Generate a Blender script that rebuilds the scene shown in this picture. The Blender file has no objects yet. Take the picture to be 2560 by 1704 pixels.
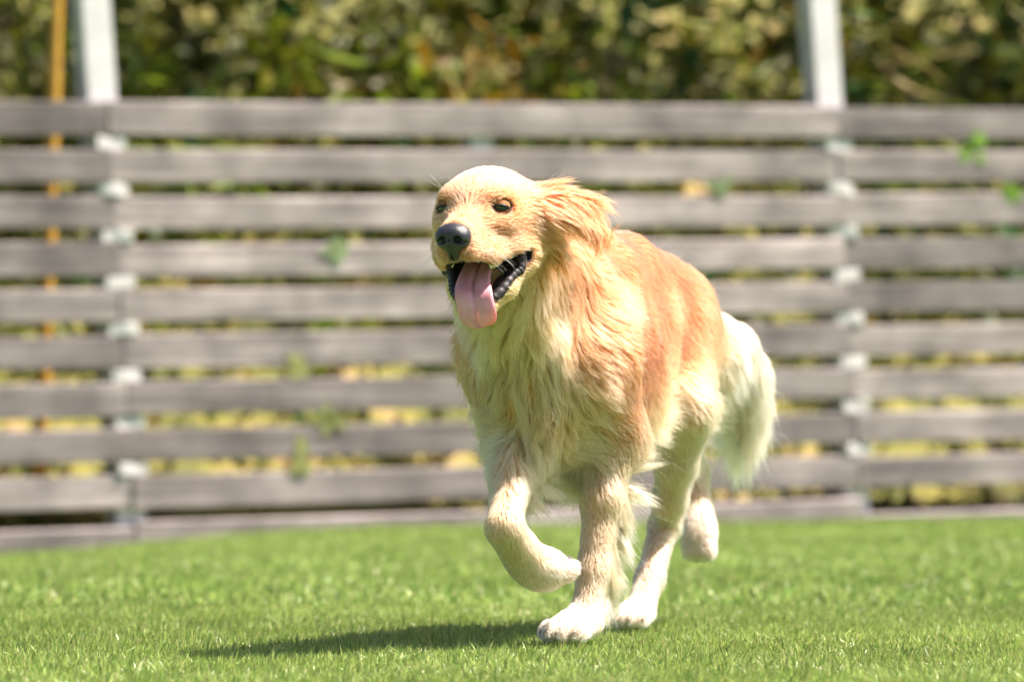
import bpy, math, random
import numpy as np
from mathutils import Vector, Matrix, kdtree

random.seed(7)
rng = np.random.default_rng(11)
scene = bpy.context.scene
COL = scene.collection

# ------------------------------------------------------------------ camera, sky, sun, exposure
CAM_H = 0.273
cam_d = bpy.data.cameras.new('camera')
cam = bpy.data.objects.new('camera', cam_d)
COL.objects.link(cam)
cam.location = (0, 0, CAM_H)
cam.rotation_euler = (math.radians(90 + 1.085), 0, 0)
cam_d.sensor_width = 36.0
cam_d.lens = 36.0 * 12726 / 2560
cam_d.clip_start = 0.1
cam_d.clip_end = 500
cam_d.dof.use_dof = True
cam_d.dof.focus_distance = 6.74
cam_d.dof.aperture_fstop = 5.6
scene.camera = cam

SUN_EL, SUN_AZ = math.radians(60), math.radians(2)     # azimuth measured from +X towards +Y
sun_dir = Vector((math.cos(SUN_EL) * math.cos(SUN_AZ), math.cos(SUN_EL) * math.sin(SUN_AZ), math.sin(SUN_EL)))
world = bpy.data.worlds.new('World')
scene.world = world
world.use_nodes = True
wn = world.node_tree
sky = wn.nodes.new('ShaderNodeTexSky')
sky.sky_type = 'NISHITA'
sky.sun_disc = False
sky.dust_density = 3.0
sky.sun_elevation = SUN_EL
sky.sun_rotation = math.pi / 2 - SUN_AZ
wn.nodes['Background'].inputs['Strength'].default_value = 0.065
wn.links.new(sky.outputs[0], wn.nodes['Background'].inputs['Color'])
sun_l = bpy.data.lights.new('sun', 'SUN')
sun_l.energy = 5.0
sun_l.angle = math.radians(0.55)
sun_l.color = (1.0, 0.905, 0.83)
sun = bpy.data.objects.new('sun', sun_l)
COL.objects.link(sun)
sun.rotation_euler = sun_dir.to_track_quat('Z', 'Y').to_euler()
sun.location = (4, -2, 8)

scene.render.engine = 'CYCLES'
scene.view_settings.view_transform = 'Standard'
scene.view_settings.look = 'None'
scene.view_settings.exposure = 1.58
scene.view_settings.gamma = 1.0
scene.cycles.use_denoising = True
scene.cycles.use_adaptive_sampling = True
scene.cycles.adaptive_threshold = 0.03
scene.cycles.max_bounces = 7
scene.cycles.transmission_bounces = 6
scene.cycles.diffuse_bounces = 3
scene.cycles.glossy_bounces = 3
scene.cycles.transparent_max_bounces = 8
scene.cycles.sample_clamp_indirect = 6.0
try:
    scene.cycles_curves.shape = 'RIBBONS'
    scene.cycles_curves.subdivisions = 2
except Exception:
    pass


# ------------------------------------------------------------------ helpers
def P(u, v, y):
    """A point of the place: direction read off the photograph, depth y in metres."""
    return np.array([(u - 1178) / 11712.0 * y, y, CAM_H + (1006 - v) / 11712.0 * y])


def nrm(v):
    return v / np.maximum(np.linalg.norm(v, axis=-1, keepdims=True), 1e-9)


def link(o, parent=None, **props):
    COL.objects.link(o)
    if parent is not None:
        o.parent = parent
    for k, v in props.items():
        o[k] = v
    return o


def mesh_obj(name, verts, faces, mat, parent=None, smooth=False, **props):
    me = bpy.data.meshes.new(name)
    me.from_pydata([tuple(map(float, v)) for v in verts], [], [tuple(int(i) for i in f) for f in faces])
    me.update()
    if smooth:
        me.polygons.foreach_set('use_smooth', [True] * len(me.polygons))
    me.materials.append(mat)
    return link(bpy.data.objects.new(name, me), parent, **props)


def np_mesh(name, verts, loops, sizes, smooth=False):
    """Fast mesh from flat numpy arrays."""
    me = bpy.data.meshes.new(name)
    me.vertices.add(len(verts))
    me.vertices.foreach_set('co', np.ascontiguousarray(verts, dtype=np.float32).ravel())
    me.loops.add(len(loops))
    me.loops.foreach_set('vertex_index', np.ascontiguousarray(loops, dtype=np.int32))
    me.polygons.add(len(sizes))
    starts = np.concatenate([[0], np.cumsum(sizes)[:-1]]).astype(np.int32)
    me.polygons.foreach_set('loop_start', starts)
    me.update(calc_edges=True)
    me.validate()
    if smooth:
        me.polygons.foreach_set('use_smooth', np.ones(len(me.polygons), dtype=bool))
    return me


def point_color(me, name, cols):
    a = me.attributes.new(name, 'FLOAT_COLOR', 'POINT')
    c = np.ones((len(cols), 4), dtype=np.float32)
    c[:, :3] = cols
    a.data.foreach_set('color', c.ravel())


def hair_obj(name, pts, radius, tint, mat, parent=None, **props):
    """pts (n, k, 3), radius (n, k), tint (n, 3) -> one hair curves object."""
    n, k, _ = pts.shape
    hc = bpy.data.hair_curves.new(name)
    hc.add_curves([k] * n)
    hc.position_data.foreach_set('vector', np.ascontiguousarray(pts, dtype=np.float32).ravel())
    ra = hc.attributes.get('radius') or hc.attributes.new('radius', 'FLOAT', 'POINT')
    ra.data.foreach_set('value', np.ascontiguousarray(radius, dtype=np.float32).ravel())
    ta = hc.attributes.new('tint', 'FLOAT_COLOR', 'CURVE')
    c = np.ones((n, 4), dtype=np.float32)
    c[:, :3] = tint
    ta.data.foreach_set('color', c.ravel())
    hc.materials.append(mat)
    return link(bpy.data.objects.new(name, hc), parent, **props)


def new_mat(name):
    m = bpy.data.materials.new(name)
    m.use_nodes = True
    return m, m.node_tree.nodes, m.node_tree.links, m.node_tree.nodes['Principled BSDF']


def ramp(nodes, stops):
    r = nodes.new('ShaderNodeValToRGB')
    e = r.color_ramp.elements
    while len(e) < len(stops):
        e.new(0.5)
    for i, (p, c) in enumerate(stops):
        e[i].position = p
        e[i].color = (*c, 1)
    return r


def lattice_noise(p, scale, seed):
    """Smooth vector noise in numpy (value noise, three channels)."""
    q = p * scale
    i = np.floor(q).astype(np.int64)
    f = q - i
    f = f * f * (3 - 2 * f)
    out = np.zeros(p.shape[:-1] + (3,))
    for dx in (0, 1):
        for dy in (0, 1):
            for dz in (0, 1):
                h = ((i[..., 0] + dx) * 73856093) ^ ((i[..., 1] + dy) * 19349663) ^ ((i[..., 2] + dz) * 83492791) ^ (seed * 2654435)
                w = (np.where(dx, f[..., 0], 1 - f[..., 0]) * np.where(dy, f[..., 1], 1 - f[..., 1]) * np.where(dz, f[..., 2], 1 - f[..., 2]))
                for c in range(3):
                    hh = (h * (1664525 + 2 * c * 22695477) + 1013904223 * (c + 1)) & 0x7FFFFFFF
                    hh = ((hh >> 13) ^ hh) * 60493 & 0x7FFFFFFF
                    out[..., c] += w * ((hh & 0xFFFF) / 32767.5 - 1.0)
    return out


def sstep(x):
    x = np.clip(x, 0, 1)
    return x * x * (3 - 2 * x)


# ------------------------------------------------------------------ materials
def mat_wood():
    m, n, l, b = new_mat('weathered_wood')
    tc = n.new('ShaderNodeTexCoord')
    mp = n.new('ShaderNodeMapping')
    mp.inputs['Scale'].default_value = (1.2, 30, 26)
    oi = n.new('ShaderNodeObjectInfo')
    l.new(tc.outputs['Object'], mp.inputs['Vector'])
    add = n.new('ShaderNodeVectorMath')
    add.operation = 'ADD'
    sc = n.new('ShaderNodeVectorMath')
    sc.operation = 'SCALE'
    sc.inputs[0].default_value = (37, 91, 53)
    l.new(oi.outputs['Random'], sc.inputs['Scale'])
    l.new(mp.outputs[0], add.inputs[0])
    l.new(sc.outputs[0], add.inputs[1])
    no = n.new('ShaderNodeTexNoise')
    no.inputs['Scale'].default_value = 1.6
    no.inputs['Detail'].default_value = 8
    no.inputs['Roughness'].default_value = 0.62
    l.new(add.outputs[0], no.inputs['Vector'])
    r = ramp(n, [(0.28, (0.14, 0.114, 0.111)), (0.5, (0.275, 0.226, 0.222)), (0.74, (0.44, 0.375, 0.366))])
    l.new(no.outputs['Fac'], r.inputs['Fac'])
    # broad patches of paler, washed wood
    no2 = n.new('ShaderNodeTexNoise')
    no2.inputs['Scale'].default_value = 5.0
    no2.inputs['Detail'].default_value = 3
    ad2 = n.new('ShaderNodeVectorMath')
    ad2.operation = 'ADD'
    l.new(tc.outputs['Object'], ad2.inputs[0])
    l.new(sc.outputs[0], ad2.inputs[1])
    l.new(ad2.outputs[0], no2.inputs['Vector'])
    mr = n.new('ShaderNodeMapRange')
    mr.inputs['From Min'].default_value = 0.3
    mr.inputs['From Max'].default_value = 0.7
    mr.inputs['To Min'].default_value = 0.6
    mr.inputs['To Max'].default_value = 1.4
    l.new(no2.outputs['Fac'], mr.inputs['Value'])
    mr2 = n.new('ShaderNodeMapRange')
    mr2.inputs['To Min'].default_value = 0.62
    mr2.inputs['To Max'].default_value = 1.22
    l.new(oi.outputs['Random'], mr2.inputs['Value'])
    mu = n.new('ShaderNodeMath')
    mu.operation = 'MULTIPLY'
    l.new(mr.outputs[0], mu.inputs[0])
    l.new(mr2.outputs[0], mu.inputs[1])
    vs = n.new('ShaderNodeVectorMath')
    vs.operation = 'SCALE'
    l.new(r.outputs[0], vs.inputs[0])
    l.new(mu.outputs[0], vs.inputs['Scale'])
    l.new(vs.outputs[0], b.inputs['Base Color'])
    b.inputs['Roughness'].default_value = 0.8
    bp = n.new('ShaderNodeBump')
    bp.inputs['Strength'].default_value = 0.5
    bp.inputs['Distance'].default_value = 0.003
    l.new(no.outputs['Fac'], bp.inputs['Height'])
    l.new(bp.outputs[0], b.inputs['Normal'])
    return m


def mat_noise(name, stops, scale, rough=0.8, detail=6, bump=0.0, spec=0.5, bscale=None):
    m, n, l, b = new_mat(name)
    tc = n.new('ShaderNodeTexCoord')
    no = n.new('ShaderNodeTexNoise')
    no.inputs['Scale'].default_value = scale
    no.inputs['Detail'].default_value = detail
    no.inputs['Roughness'].default_value = 0.6
    l.new(tc.outputs['Object'], no.inputs['Vector'])
    r = ramp(n, stops)
    l.new(no.outputs['Fac'], r.inputs['Fac'])
    l.new(r.outputs[0], b.inputs['Base Color'])
    b.inputs['Roughness'].default_value = rough
    b.inputs['Specular IOR Level'].default_value = spec
    if bump:
        no2 = n.new('ShaderNodeTexNoise')
        no2.inputs['Scale'].default_value = bscale or scale * 3
        no2.inputs['Detail'].default_value = 4
        l.new(tc.outputs['Object'], no2.inputs['Vector'])
        bp = n.new('ShaderNodeBump')
        bp.inputs['Strength'].default_value = bump
        bp.inputs['Distance'].default_value = 0.004
        l.new(no2.outputs['Fac'], bp.inputs['Height'])
        l.new(bp.outputs[0], b.inputs['Normal'])
    return m


def mat_leafy(name, translucent=0.45, rough=0.45, spec=0.5):
    """Blades and leaves: colour from the 'tint' attribute, light passing through."""
    m, n, l, b = new_mat(name)
    at = n.new('ShaderNodeAttribute')
    at.attribute_name = 'tint'
    l.new(at.outputs['Color'], b.inputs['Base Color'])
    b.inputs['Roughness'].default_value = rough
    b.inputs['Specular IOR Level'].default_value = spec
    tr = n.new('ShaderNodeBsdfTranslucent')
    l.new(at.outputs['Color'], tr.inputs['Color'])
    mx = n.new('ShaderNodeMixShader')
    mx.inputs[0].default_value = translucent
    l.new(b.outputs[0], mx.inputs[1])
    l.new(tr.outputs[0], mx.inputs[2])
    l.new(mx.outputs[0], n['Material Output'].inputs['Surface'])
    return m


def mat_fur(name='dog_fur'):
    m, n, l, b = new_mat(name)
    n.remove(b)
    at = n.new('ShaderNodeAttribute')
    at.attribute_name = 'tint'
    h = n.new('ShaderNodeBsdfHairPrincipled')
    h.parametrization = 'COLOR'
    hi = n.new('ShaderNodeHairInfo')
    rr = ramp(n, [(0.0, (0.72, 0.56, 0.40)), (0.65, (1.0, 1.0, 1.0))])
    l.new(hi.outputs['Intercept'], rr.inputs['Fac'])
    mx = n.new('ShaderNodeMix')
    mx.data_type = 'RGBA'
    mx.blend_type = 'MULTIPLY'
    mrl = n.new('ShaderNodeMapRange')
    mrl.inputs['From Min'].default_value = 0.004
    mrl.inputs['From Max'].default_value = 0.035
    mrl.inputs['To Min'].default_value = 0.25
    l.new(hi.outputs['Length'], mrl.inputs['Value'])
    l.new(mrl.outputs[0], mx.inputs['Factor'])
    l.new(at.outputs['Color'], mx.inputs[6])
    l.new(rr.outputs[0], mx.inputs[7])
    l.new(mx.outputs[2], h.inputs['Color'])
    h.inputs['Roughness'].default_value = 0.68
    h.inputs['Radial Roughness'].default_value = 0.65
    h.inputs['Coat'].default_value = 0.0
    h.inputs['Random Roughness'].default_value = 0.2
    l.new(h.outputs[0], n['Material Output'].inputs['Surface'])
    return m


def mat_skin():
    m, n, l, b = new_mat('dog_skin')
    at = n.new('ShaderNodeAttribute')
    at.attribute_name = 'tint'
    l.new(at.outputs['Color'], b.inputs['Base Color'])
    b.inputs['Roughness'].default_value = 0.7
    return m


M_WOOD = mat_wood()
M_POST = mat_noise('grey_post', [(0.3, (0.54, 0.505, 0.515)), (0.7, (0.68, 0.64, 0.65))], 9, 0.55)
M_LIT_POST = mat_noise('lit_post_spot', [(0.3, (0.52, 0.485, 0.485)), (0.7, (0.66, 0.62, 0.62))], 14, 0.6)  # pale tone standing in for sun on the post, used on added blocks
M_TURF_BASE = mat_noise('turf_base', [(0.3, (0.05, 0.11, 0.02)), (0.7, (0.10, 0.19, 0.035))], 14, 0.9)
M_BANK = mat_noise('bank_soil', [(0.25, (0.03, 0.026, 0.012)), (0.42, (0.10, 0.105, 0.02)), (0.55, (0.19, 0.17, 0.03)), (0.68, (0.33, 0.22, 0.10)), (0.8, (0.42, 0.31, 0.2))], 3.4, 0.95, bump=0.8, bscale=20)
M_GRASS = mat_leafy('grass_blades', 0.40, 0.42, 0.5)
M_LEAF = mat_leafy('leaves', 0.42, 0.5, 0.3)
M_CANE = mat_noise('yellow_cane', [(0.3, (0.38, 0.20, 0.02)), (0.7, (0.55, 0.31, 0.04))], 12, 0.5)
M_FUR = mat_fur()
M_SKIN = mat_skin()


# ------------------------------------------------------------------ the setting: lawn, bank
UPV = np.array([0.0, 0.0, 1.0])
FENCE_YAW = math.radians(26)
FD = np.array([math.cos(FENCE_YAW), math.sin(FENCE_YAW), 0.0])      # along the fence
FN = np.array([math.sin(FENCE_YAW), -math.cos(FENCE_YAW), 0.0])     # towards the lawn
F0 = np.array([0.0, 16.0, 0.0])


def ground_z(x, y):
    return -0.016 - 0.075 * sstep((-x - 0.35) / 1.3) * sstep((y - 9.5) / 5.0) + (0.010 + 0.010 * sstep(x / 1.5)) * sstep((y - 10.0) / 5.0)


def fence_side(x, y):
    """Metres in front (+) or behind (-) the fence line."""
    return (x - F0[0]) * FN[0] + (y - F0[1]) * FN[1]


def grid_sheet(name, xs, ys, zfun, mat, **props):
    X, Y = np.meshgrid(xs, ys, indexing='ij')
    Z = zfun(X, Y)
    v = np.stack([X, Y, Z], -1).reshape(-1, 3)
    nx, ny = len(xs), len(ys)
    i, j = np.meshgrid(np.arange(nx - 1), np.arange(ny - 1), indexing='ij')
    a = (i * ny + j).ravel()
    q = np.stack([a, a + ny, a + ny + 1, a + 1], -1)
    me = np_mesh(name, v, q.ravel(), np.full(len(q), 4), True)
    me.materials.append(mat)
    return link(bpy.data.objects.new(name, me), None, **props)


def ground_zz(X, Y):
    return ground_z(X, Y) - 0.004


xs = np.concatenate([[-250, -60, -20, -10], np.linspace(-6, 6, 61), [10, 20, 60, 250]])
ys = np.concatenate([[-60, -20, -5, 0], np.linspace(2, 22, 81), [30, 60, 120, 300]])
grid_sheet('lawn', xs, ys, ground_zz, M_TURF_BASE, kind='structure', label='bright green lawn sloping gently up to the wooden fence')


def bank_z(T, S):
    """height of the bank as a function of the way behind the fence"""
    base = 0.02 + 0.55 * sstep(S / 1.6) + 0.9 * sstep((S - 1.0) / 3.0) + 1.4 * sstep((S - 3.0) / 7)
    nz = lattice_noise(np.stack([T, S, 0 * T], -1), 2.2, 3)[..., 0] * 0.09 + lattice_noise(np.stack([T, S, 0 * T], -1), 6, 5)[..., 0] * 0.035
    return base + nz * sstep(S / 0.5)


ts = np.linspace(-9, 12, 150)
ss = np.concatenate([np.linspace(0.10, 4, 60), np.linspace(4.2, 16, 20)])
T, S = np.meshgrid(ts, ss, indexing='ij')
BX = F0[0] + T * FD[0] - S * FN[0]
BY = F0[1] + T * FD[1] - S * FN[1]
BZ = bank_z(T, S) - 0.06 * sstep((-T - 0.3) / 1.5)
nt, ns = len(ts), len(ss)
i, j = np.meshgrid(np.arange(nt - 1), np.arange(ns - 1), indexing='ij')
a = (i * ns + j).ravel()
q = np.stack([a, a + ns, a + ns + 1, a + 1], -1)
me = np_mesh('bank', np.stack([BX, BY, BZ], -1).reshape(-1, 3), q.ravel(), np.full(len(q), 4), True)
me.materials.append(M_BANK)
link(bpy.data.objects.new('bank', me), None, kind='structure', label='mossy earth bank rising behind the fence')

# ------------------------------------------------------------------ wooden fence
fence = link(bpy.data.objects.new('wooden_fence', None), None,
             label='weathered grey fence of horizontal planks along the lawn edge', category='fence')
PITCH, PLANK_H = 0.141, 0.101


def fence_top(t):
    return 1.316 + 0.0226 * t


def box_data(name, sx, sy, sz, bev, seed):
    """a sawn board: bevelled box, slightly bowed along its length (x)"""
    r = random.Random(seed)
    seg = 9
    v, f = [], []
    b1, b2, ph = r.uniform(-0.004, 0.004), r.uniform(-0.006, 0.006), r.uniform(0, 6)
    for k in range(seg + 1):
        x = -sx / 2 + sx * k / seg
        dz = b1 * math.sin(k / seg * 3.1 + ph)
        dy = b2 * math.sin(k / seg * 4.2 + ph * 2)
        c = [(-sy / 2 + bev, -sz / 2), (sy / 2 - bev, -sz / 2), (sy / 2, -sz / 2 + bev), (sy / 2, sz / 2 - bev),
             (sy / 2 - bev, sz / 2), (-sy / 2 + bev, sz / 2), (-sy / 2, sz / 2 - bev), (-sy / 2, -sz / 2 + bev)]
        v += [(x, y + dy, z + dz) for y, z in c]
    for k in range(seg):
        for m in range(8):
            a0, a1 = k * 8 + m, k * 8 + (m + 1) % 8
            f.append((a0, a0 + 8, a1 + 8, a1))
    f.append(tuple(range(8)))
    f.append(tuple(reversed(range(seg * 8, seg * 8 + 8))))
    me = bpy.data.meshes.new(name)
    me.from_pydata(v, [], [tuple(reversed(q)) for q in f])
    me.update()
    return me


POSTS = [-6.442, -3.907, -1.372, 1.163, 3.698, 6.233]
LEAN = math.radians(4.3)


def fence_mat(t, z, depth, slope=0.0):
    """matrix of a piece whose x runs along the fence, y out of its face"""
    p = F0 + FD * t + FN * depth
    ex = Vector((FD[0] * math.cos(slope), FD[1] * math.cos(slope), math.sin(slope)))
    ey = Vector((-FN[0], -FN[1], 0))
    ez = ex.cross(ey)
    m = Matrix((ex, ey, ez)).transposed().to_4x4()
    m.translation = Vector((p[0], p[1], z))
    return m


for si in range(len(POSTS) - 1):
    ta, tb = POSTS[si], POSTS[si + 1]
    for row in range(9):
        # the joints sit on the leaning posts: lower rows are shifted along with them
        z_mid = fence_top((ta + tb) / 2) - row * PITCH - PLANK_H / 2
        sh = (1.316 - z_mid) * math.tan(LEAN)
        hh = PLANK_H + random.uniform(-0.006, 0.005)
        me = box_data('plank', (tb - ta) - 0.006, 0.028, hh, 0.004, si * 20 + row)
        me.materials.append(M_WOOD)
        o = link(bpy.data.objects.new('plank', me), fence)
        t_mid = (ta + tb) / 2 + sh
        o.matrix_world = fence_mat(t_mid, fence_top(t_mid) - row * PITCH - PLANK_H / 2 + random.uniform(-0.004, 0.004),
                                   random.uniform(-0.003, 0.003), math.atan(0.0226) + random.uniform(-0.0012, 0.0012))
    me = box_data('sill_board', (tb - ta) - 0.01, 0.045, 0.085, 0.006, si + 300)
    me.materials.append(M_WOOD)
    o = link(bpy.data.objects.new('sill_board', me), fence)
    tm = (ta + tb) / 2 + 0.09
    o.matrix_world = fence_mat(tm, 0.006 + float(ground_z(F0[0] + tm * FD[0], F0[1] + tm * FD[1])) + 0.006, 0.012,
                               math.atan(0.0226))


def fence_post(t_top, z_top, w, name):
    """leaning square post behind the planks: t_top is its place at plank-top height"""
    z0 = -0.3
    L = (z_top - z0) / math.cos(LEAN)
    # rolled steel H section: two flanges joined by a web, open at both sides
    fl, wb = 0.009, 0.008
    ol = [(-w / 2, -w / 2), (-w / 2, w / 2), (-w / 2 + fl, w / 2), (-w / 2 + fl, wb / 2), (w / 2 - fl, wb / 2), (w / 2 - fl, w / 2),
          (w / 2, w / 2), (w / 2, -w / 2), (w / 2 - fl, -w / 2), (w / 2 - fl, -wb / 2), (-w / 2 + fl, -wb / 2), (-w / 2 + fl, -w / 2)]
    nv = len(ol)
    vv = [(x_, a_, b_) for x_ in (-L / 2, L / 2) for a_, b_ in ol]
    ff = [(k_, (k_ + 1) % nv, nv + (k_ + 1) % nv, nv + k_) for k_ in range(nv)]
    ff += [tuple(reversed(range(nv))), tuple(range(nv, 2 * nv))]
    me = bpy.data.meshes.new(name)
    me.from_pydata(vv, [], ff)
    me.update()
    me.materials.append(M_POST)
    o = link(bpy.data.objects.new(name, me), fence)
    ez = Vector((-FD[0] * math.sin(LEAN), -FD[1] * math.sin(LEAN), math.cos(LEAN)))     # up the post
    ey = Vector((-FN[0], -FN[1], 0))
    ex2 = ey.cross(ez)
    m = Matrix((ez, ey, ex2)).transposed().to_4x4()
    zc = (z_top + z0) / 2
    tt = t_top + (1.316 - zc) * math.tan(LEAN)
    p = F0 + FD * tt - FN * (0.014 + w / 2 + 0.004)
    m.translation = Vector((p[0], p[1], zc))
    o.matrix_world = m


for t in POSTS:
    for row in range(8):
        # added pale blocks between the planks, standing in for sunlit post in the gaps
        zc = fence_top(t) - row * PITCH - PLANK_H - (PITCH - PLANK_H) / 2
        me = box_data('lit_post_block', 0.092, 0.024, PITCH - PLANK_H - 0.003, 0.002, row)
        me.materials.append(M_LIT_POST)
        o = link(bpy.data.objects.new('lit_post_block', me), fence)
        o.matrix_world = fence_mat(t + (1.316 - zc) * math.tan(LEAN) + 0.006, zc, 0.0, math.atan(0.0226))
for t in POSTS:
    fence_post(t, 2.9, 0.092, 'post')
for ta, tb in zip(POSTS[:-1], POSTS[1:]):
    fence_post((ta + tb) / 2, fence_top((ta + tb) / 2) - 0.03, 0.075, 'intermediate_post')

# ------------------------------------------------------------------ leaves
LEAF_UV = np.array([[0, 0], [0.28, 0.5], [0.62, 0.42], [1.0, 0], [0.62, -0.42], [0.28, -0.5], [0.45, 0]])


def leaves_mesh(name, base, axis, side, length, width, cols, fold=0.18, droop=0.25):
    """n leaves of six triangles: base point, long axis, side axis"""
    n = len(base)
    nor = np.cross(axis, side)
    u = LEAF_UV[:, 0][None, :, None]
    w = LEAF_UV[:, 1][None, :, None]
    L = length[:, None, None]
    W = width[:, None, None]
    v = base[:, None] + axis[:, None] * u * L + side[:, None] * w * W
    v = v + nor[:, None] * (np.abs(w) * W * fold - droop * L * u * u)
    idx = np.array([[0, 1, 6], [1, 2, 6], [2, 3, 6], [3, 4, 6], [4, 5, 6], [5, 0, 6]]).ravel()
    loops = (np.arange(n)[:, None] * 7 + idx[None]).ravel()
    me = np_mesh(name, v.reshape(-1, 3), loops, np.full(n * 6, 3))
    point_color(me, 'tint', np.repeat(cols, 7, axis=0))
    me.materials.append(M_LEAF)
    return me


def rand_dirs(n, r=rng):
    return nrm(r.normal(size=(n, 3)))


PAL = np.array([[0.105, 0.105, 0.010], [0.06, 0.075, 0.009], [0.16, 0.165, 0.012], [0.22, 0.28, 0.015], [0.04, 0.12, 0.03],
                [0.30, 0.20, 0.035], [0.34, 0.17, 0.012], [0.28, 0.27, 0.08]])
PAL = PAL * np.array([0.80, 0.84, 0.8])
PALW = np.array([0.29, 0.24, 0.18, 0.11, 0.06, 0.05, 0.02, 0.05])


def scatter_foliage(n_cl, per, t_rng, s_rng, z_rng, spread, lrange, seed):
    r = np.random.default_rng(seed)
    t = r.uniform(*t_rng, n_cl)
    s = r.uniform(*s_rng, n_cl)
    zz = r.uniform(*z_rng, n_cl)
    zz = np.maximum(zz, bank_z(t, s) + 0.05)
    c = F0[None] + t[:, None] * FD[None] - s[:, None] * FN[None]
    c[:, 2] = zz
    kind = r.choice(len(PAL), n_cl, p=PALW)
    n = n_cl * per
    cen = np.repeat(c, per, 0)
    base = cen + r.normal(size=(n, 3)) * np.repeat(r.uniform(0.6, 1.4, n_cl), per)[:, None] * spread
    ax = nrm(r.normal(size=(n, 3)) * np.array([1, 1, 0.7]) + np.array([0, 0, -0.25]) + np.repeat(nrm(r.normal(size=(n_cl, 3))), per, 0) * 0.8)
    side = nrm(np.cross(ax, nrm(r.normal(size=(n, 3)) * 0.6 + np.array([0.2, -0.3, 0.9]))))
    ln = r.uniform(*lrange, n)
    col = PAL[np.repeat(kind, per)] * np.repeat(r.uniform(0.6, 1.35, n_cl), per)[:, None] * r.uniform(0.7, 1.2, (n, 1)) * r.uniform(0.88, 1.12, (n, 3))
    return base, ax, side, ln, ln * r.uniform(0.22, 0.5, n), col


parts = [scatter_foliage(900, 16, (-5, 7.5), (0.9, 3.4), (0.5, 2.4), 0.10, (0.06, 0.15), 1),
         scatter_foliage(900, 18, (-6.5, 9.5), (3.0, 6.0), (1.0, 4.2), 0.16, (0.10, 0.22), 2),
         scatter_foliage(800, 22, (-5, 9.0), (0.7, 5.5), (2.35, 4.4), 0.16, (0.10, 0.2), 4),  # canopy out of view, added to shade the leaves below
         scatter_foliage(500, 14, (-5, 7.5), (0.25, 1.3), (0.1, 0.9), 0.05, (0.03, 0.07), 3)]
# long strap leaves of bamboo grass, arching in tufts
r = np.random.default_rng(44)
nt_, per = 70, 7
t = np.repeat(r.uniform(-3.5, 5.5, nt_), per)
s = np.repeat(r.uniform(0.6, 2.6, nt_), per)
zz = np.repeat(r.uniform(0.9, 1.9, nt_), per)
n = nt_ * per
sb = F0[None] + t[:, None] * FD[None] - s[:, None] * FN[None]
sb[:, 2] = zz
sb += r.normal(size=(n, 3)) * 0.05
dirn = nrm(np.repeat(nrm(r.normal(size=(nt_, 3)) * np.array([1, 0.5, 0.5]) + np.array([0, -0.2, 0.3])), per, 0) + r.normal(size=(n, 3)) * 0.35)
sdn = nrm(np.cross(dirn, nrm(r.normal(size=(n, 3)) + np.array([0, -0.6, 0.6]))))
sl = r.uniform(0.14, 0.34, n)
sc_ = np.array([[0.17, 0.24, 0.02], [0.20, 0.21, 0.05], [0.25, 0.19, 0.07], [0.08, 0.11, 0.012]])[np.repeat(r.choice(4, nt_, p=[0.35, 0.25, 0.15, 0.25]), per)] * r.uniform(0.7, 1.2, (n, 1))
parts.append((sb, dirn, sdn, sl, sl * r.uniform(0.08, 0.15, n), sc_))
cat = [np.concatenate(x) for x in zip(*parts)]
ok = cat[0][:, 2] > 0.02
cat = [x[ok] for x in cat]
me = leaves_mesh('foliage', *cat)
link(bpy.data.objects.new('foliage', me), None, kind='stuff', category='foliage',
     label='tangle of olive green and dry tan leaves on the bank behind the fence, with an unseen shading canopy added above')

# dry leaf litter lying on the foot of the bank
r = np.random.default_rng(9)
n = 5200
t = r.uniform(-3.2, 4.5, n)
s = 0.14 + np.abs(r.normal(0, 0.45, n))
b = F0[None] + t[:, None] * FD[None] - s[:, None] * FN[None]
b[:, 2] = bank_z(t, s) - 0.06 * sstep((-t - 0.3) / 1.5) + 0.008
pal = np.array([[0.42, 0.26, 0.11], [0.50, 0.36, 0.20], [0.24, 0.25, 0.04], [0.30, 0.28, 0.05], [0.17, 0.22, 0.03]])
keep = lattice_noise(np.stack([t, s, 0 * t], -1), 1.7, 21)[:, 0] + r.normal(0, 0.25, n) > -0.1
ax = nrm(np.stack([r.normal(size=n), r.normal(size=n), r.normal(size=n) * 0.3], -1))
sd = nrm(np.cross(ax, nrm(np.stack([r.normal(size=n) * 0.3, r.normal(size=n) * 0.3, np.ones(n)], -1))))
ln = r.uniform(0.03, 0.08, n)
cc = pal[r.choice(5, n)] * r.uniform(0.2, 0.55, (n, 1))
me = leaves_mesh('leaf_litter', b[keep], ax[keep], sd[keep], ln[keep], ln[keep] * 0.5, cc[keep])
link(bpy.data.objects.new('leaf_litter', me), None, kind='stuff', category='leaves',
     label='dry tan and yellow leaves lying at the foot of the bank behind the fence')


# a yellow cane and dry stems standing behind the fence
def stem_mesh(name, pts, rad, mat, nodes=0):
    pts = [Vector(p) for p in pts]
    v, f = [], []
    for k, p in enumerate(pts):
        d = (pts[min(k + 1, len(pts) - 1)] - pts[max(k - 1, 0)]).normalized()
        a = d.orthogonal().normalized()
        c = d.cross(a)
        rr = rad * (1 - 0.25 * k / len(pts)) * (1.18 if nodes and k % nodes == 0 else 1.0)
        for m in range(8):
            an = m * math.pi / 4
            v.append(p + (a * math.cos(an) + c * math.sin(an)) * rr)
    for k in range(len(pts) - 1):
        for m in range(8):
            f.append((k * 8 + m, k * 8 + (m + 1) % 8, k * 8 + 8 + (m + 1) % 8, k * 8 + 8 + m))
    f.append(tuple(reversed(range(8))))
    f.append(tuple(range(len(v) - 8, len(v))))
    me = bpy.data.meshes.new(name)
    me.from_pydata([tuple(p) for p in v], [], f)
    me.polygons.foreach_set('use_smooth', [True] * len(me.polygons))
    me.materials.append(mat)
    return me


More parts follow.
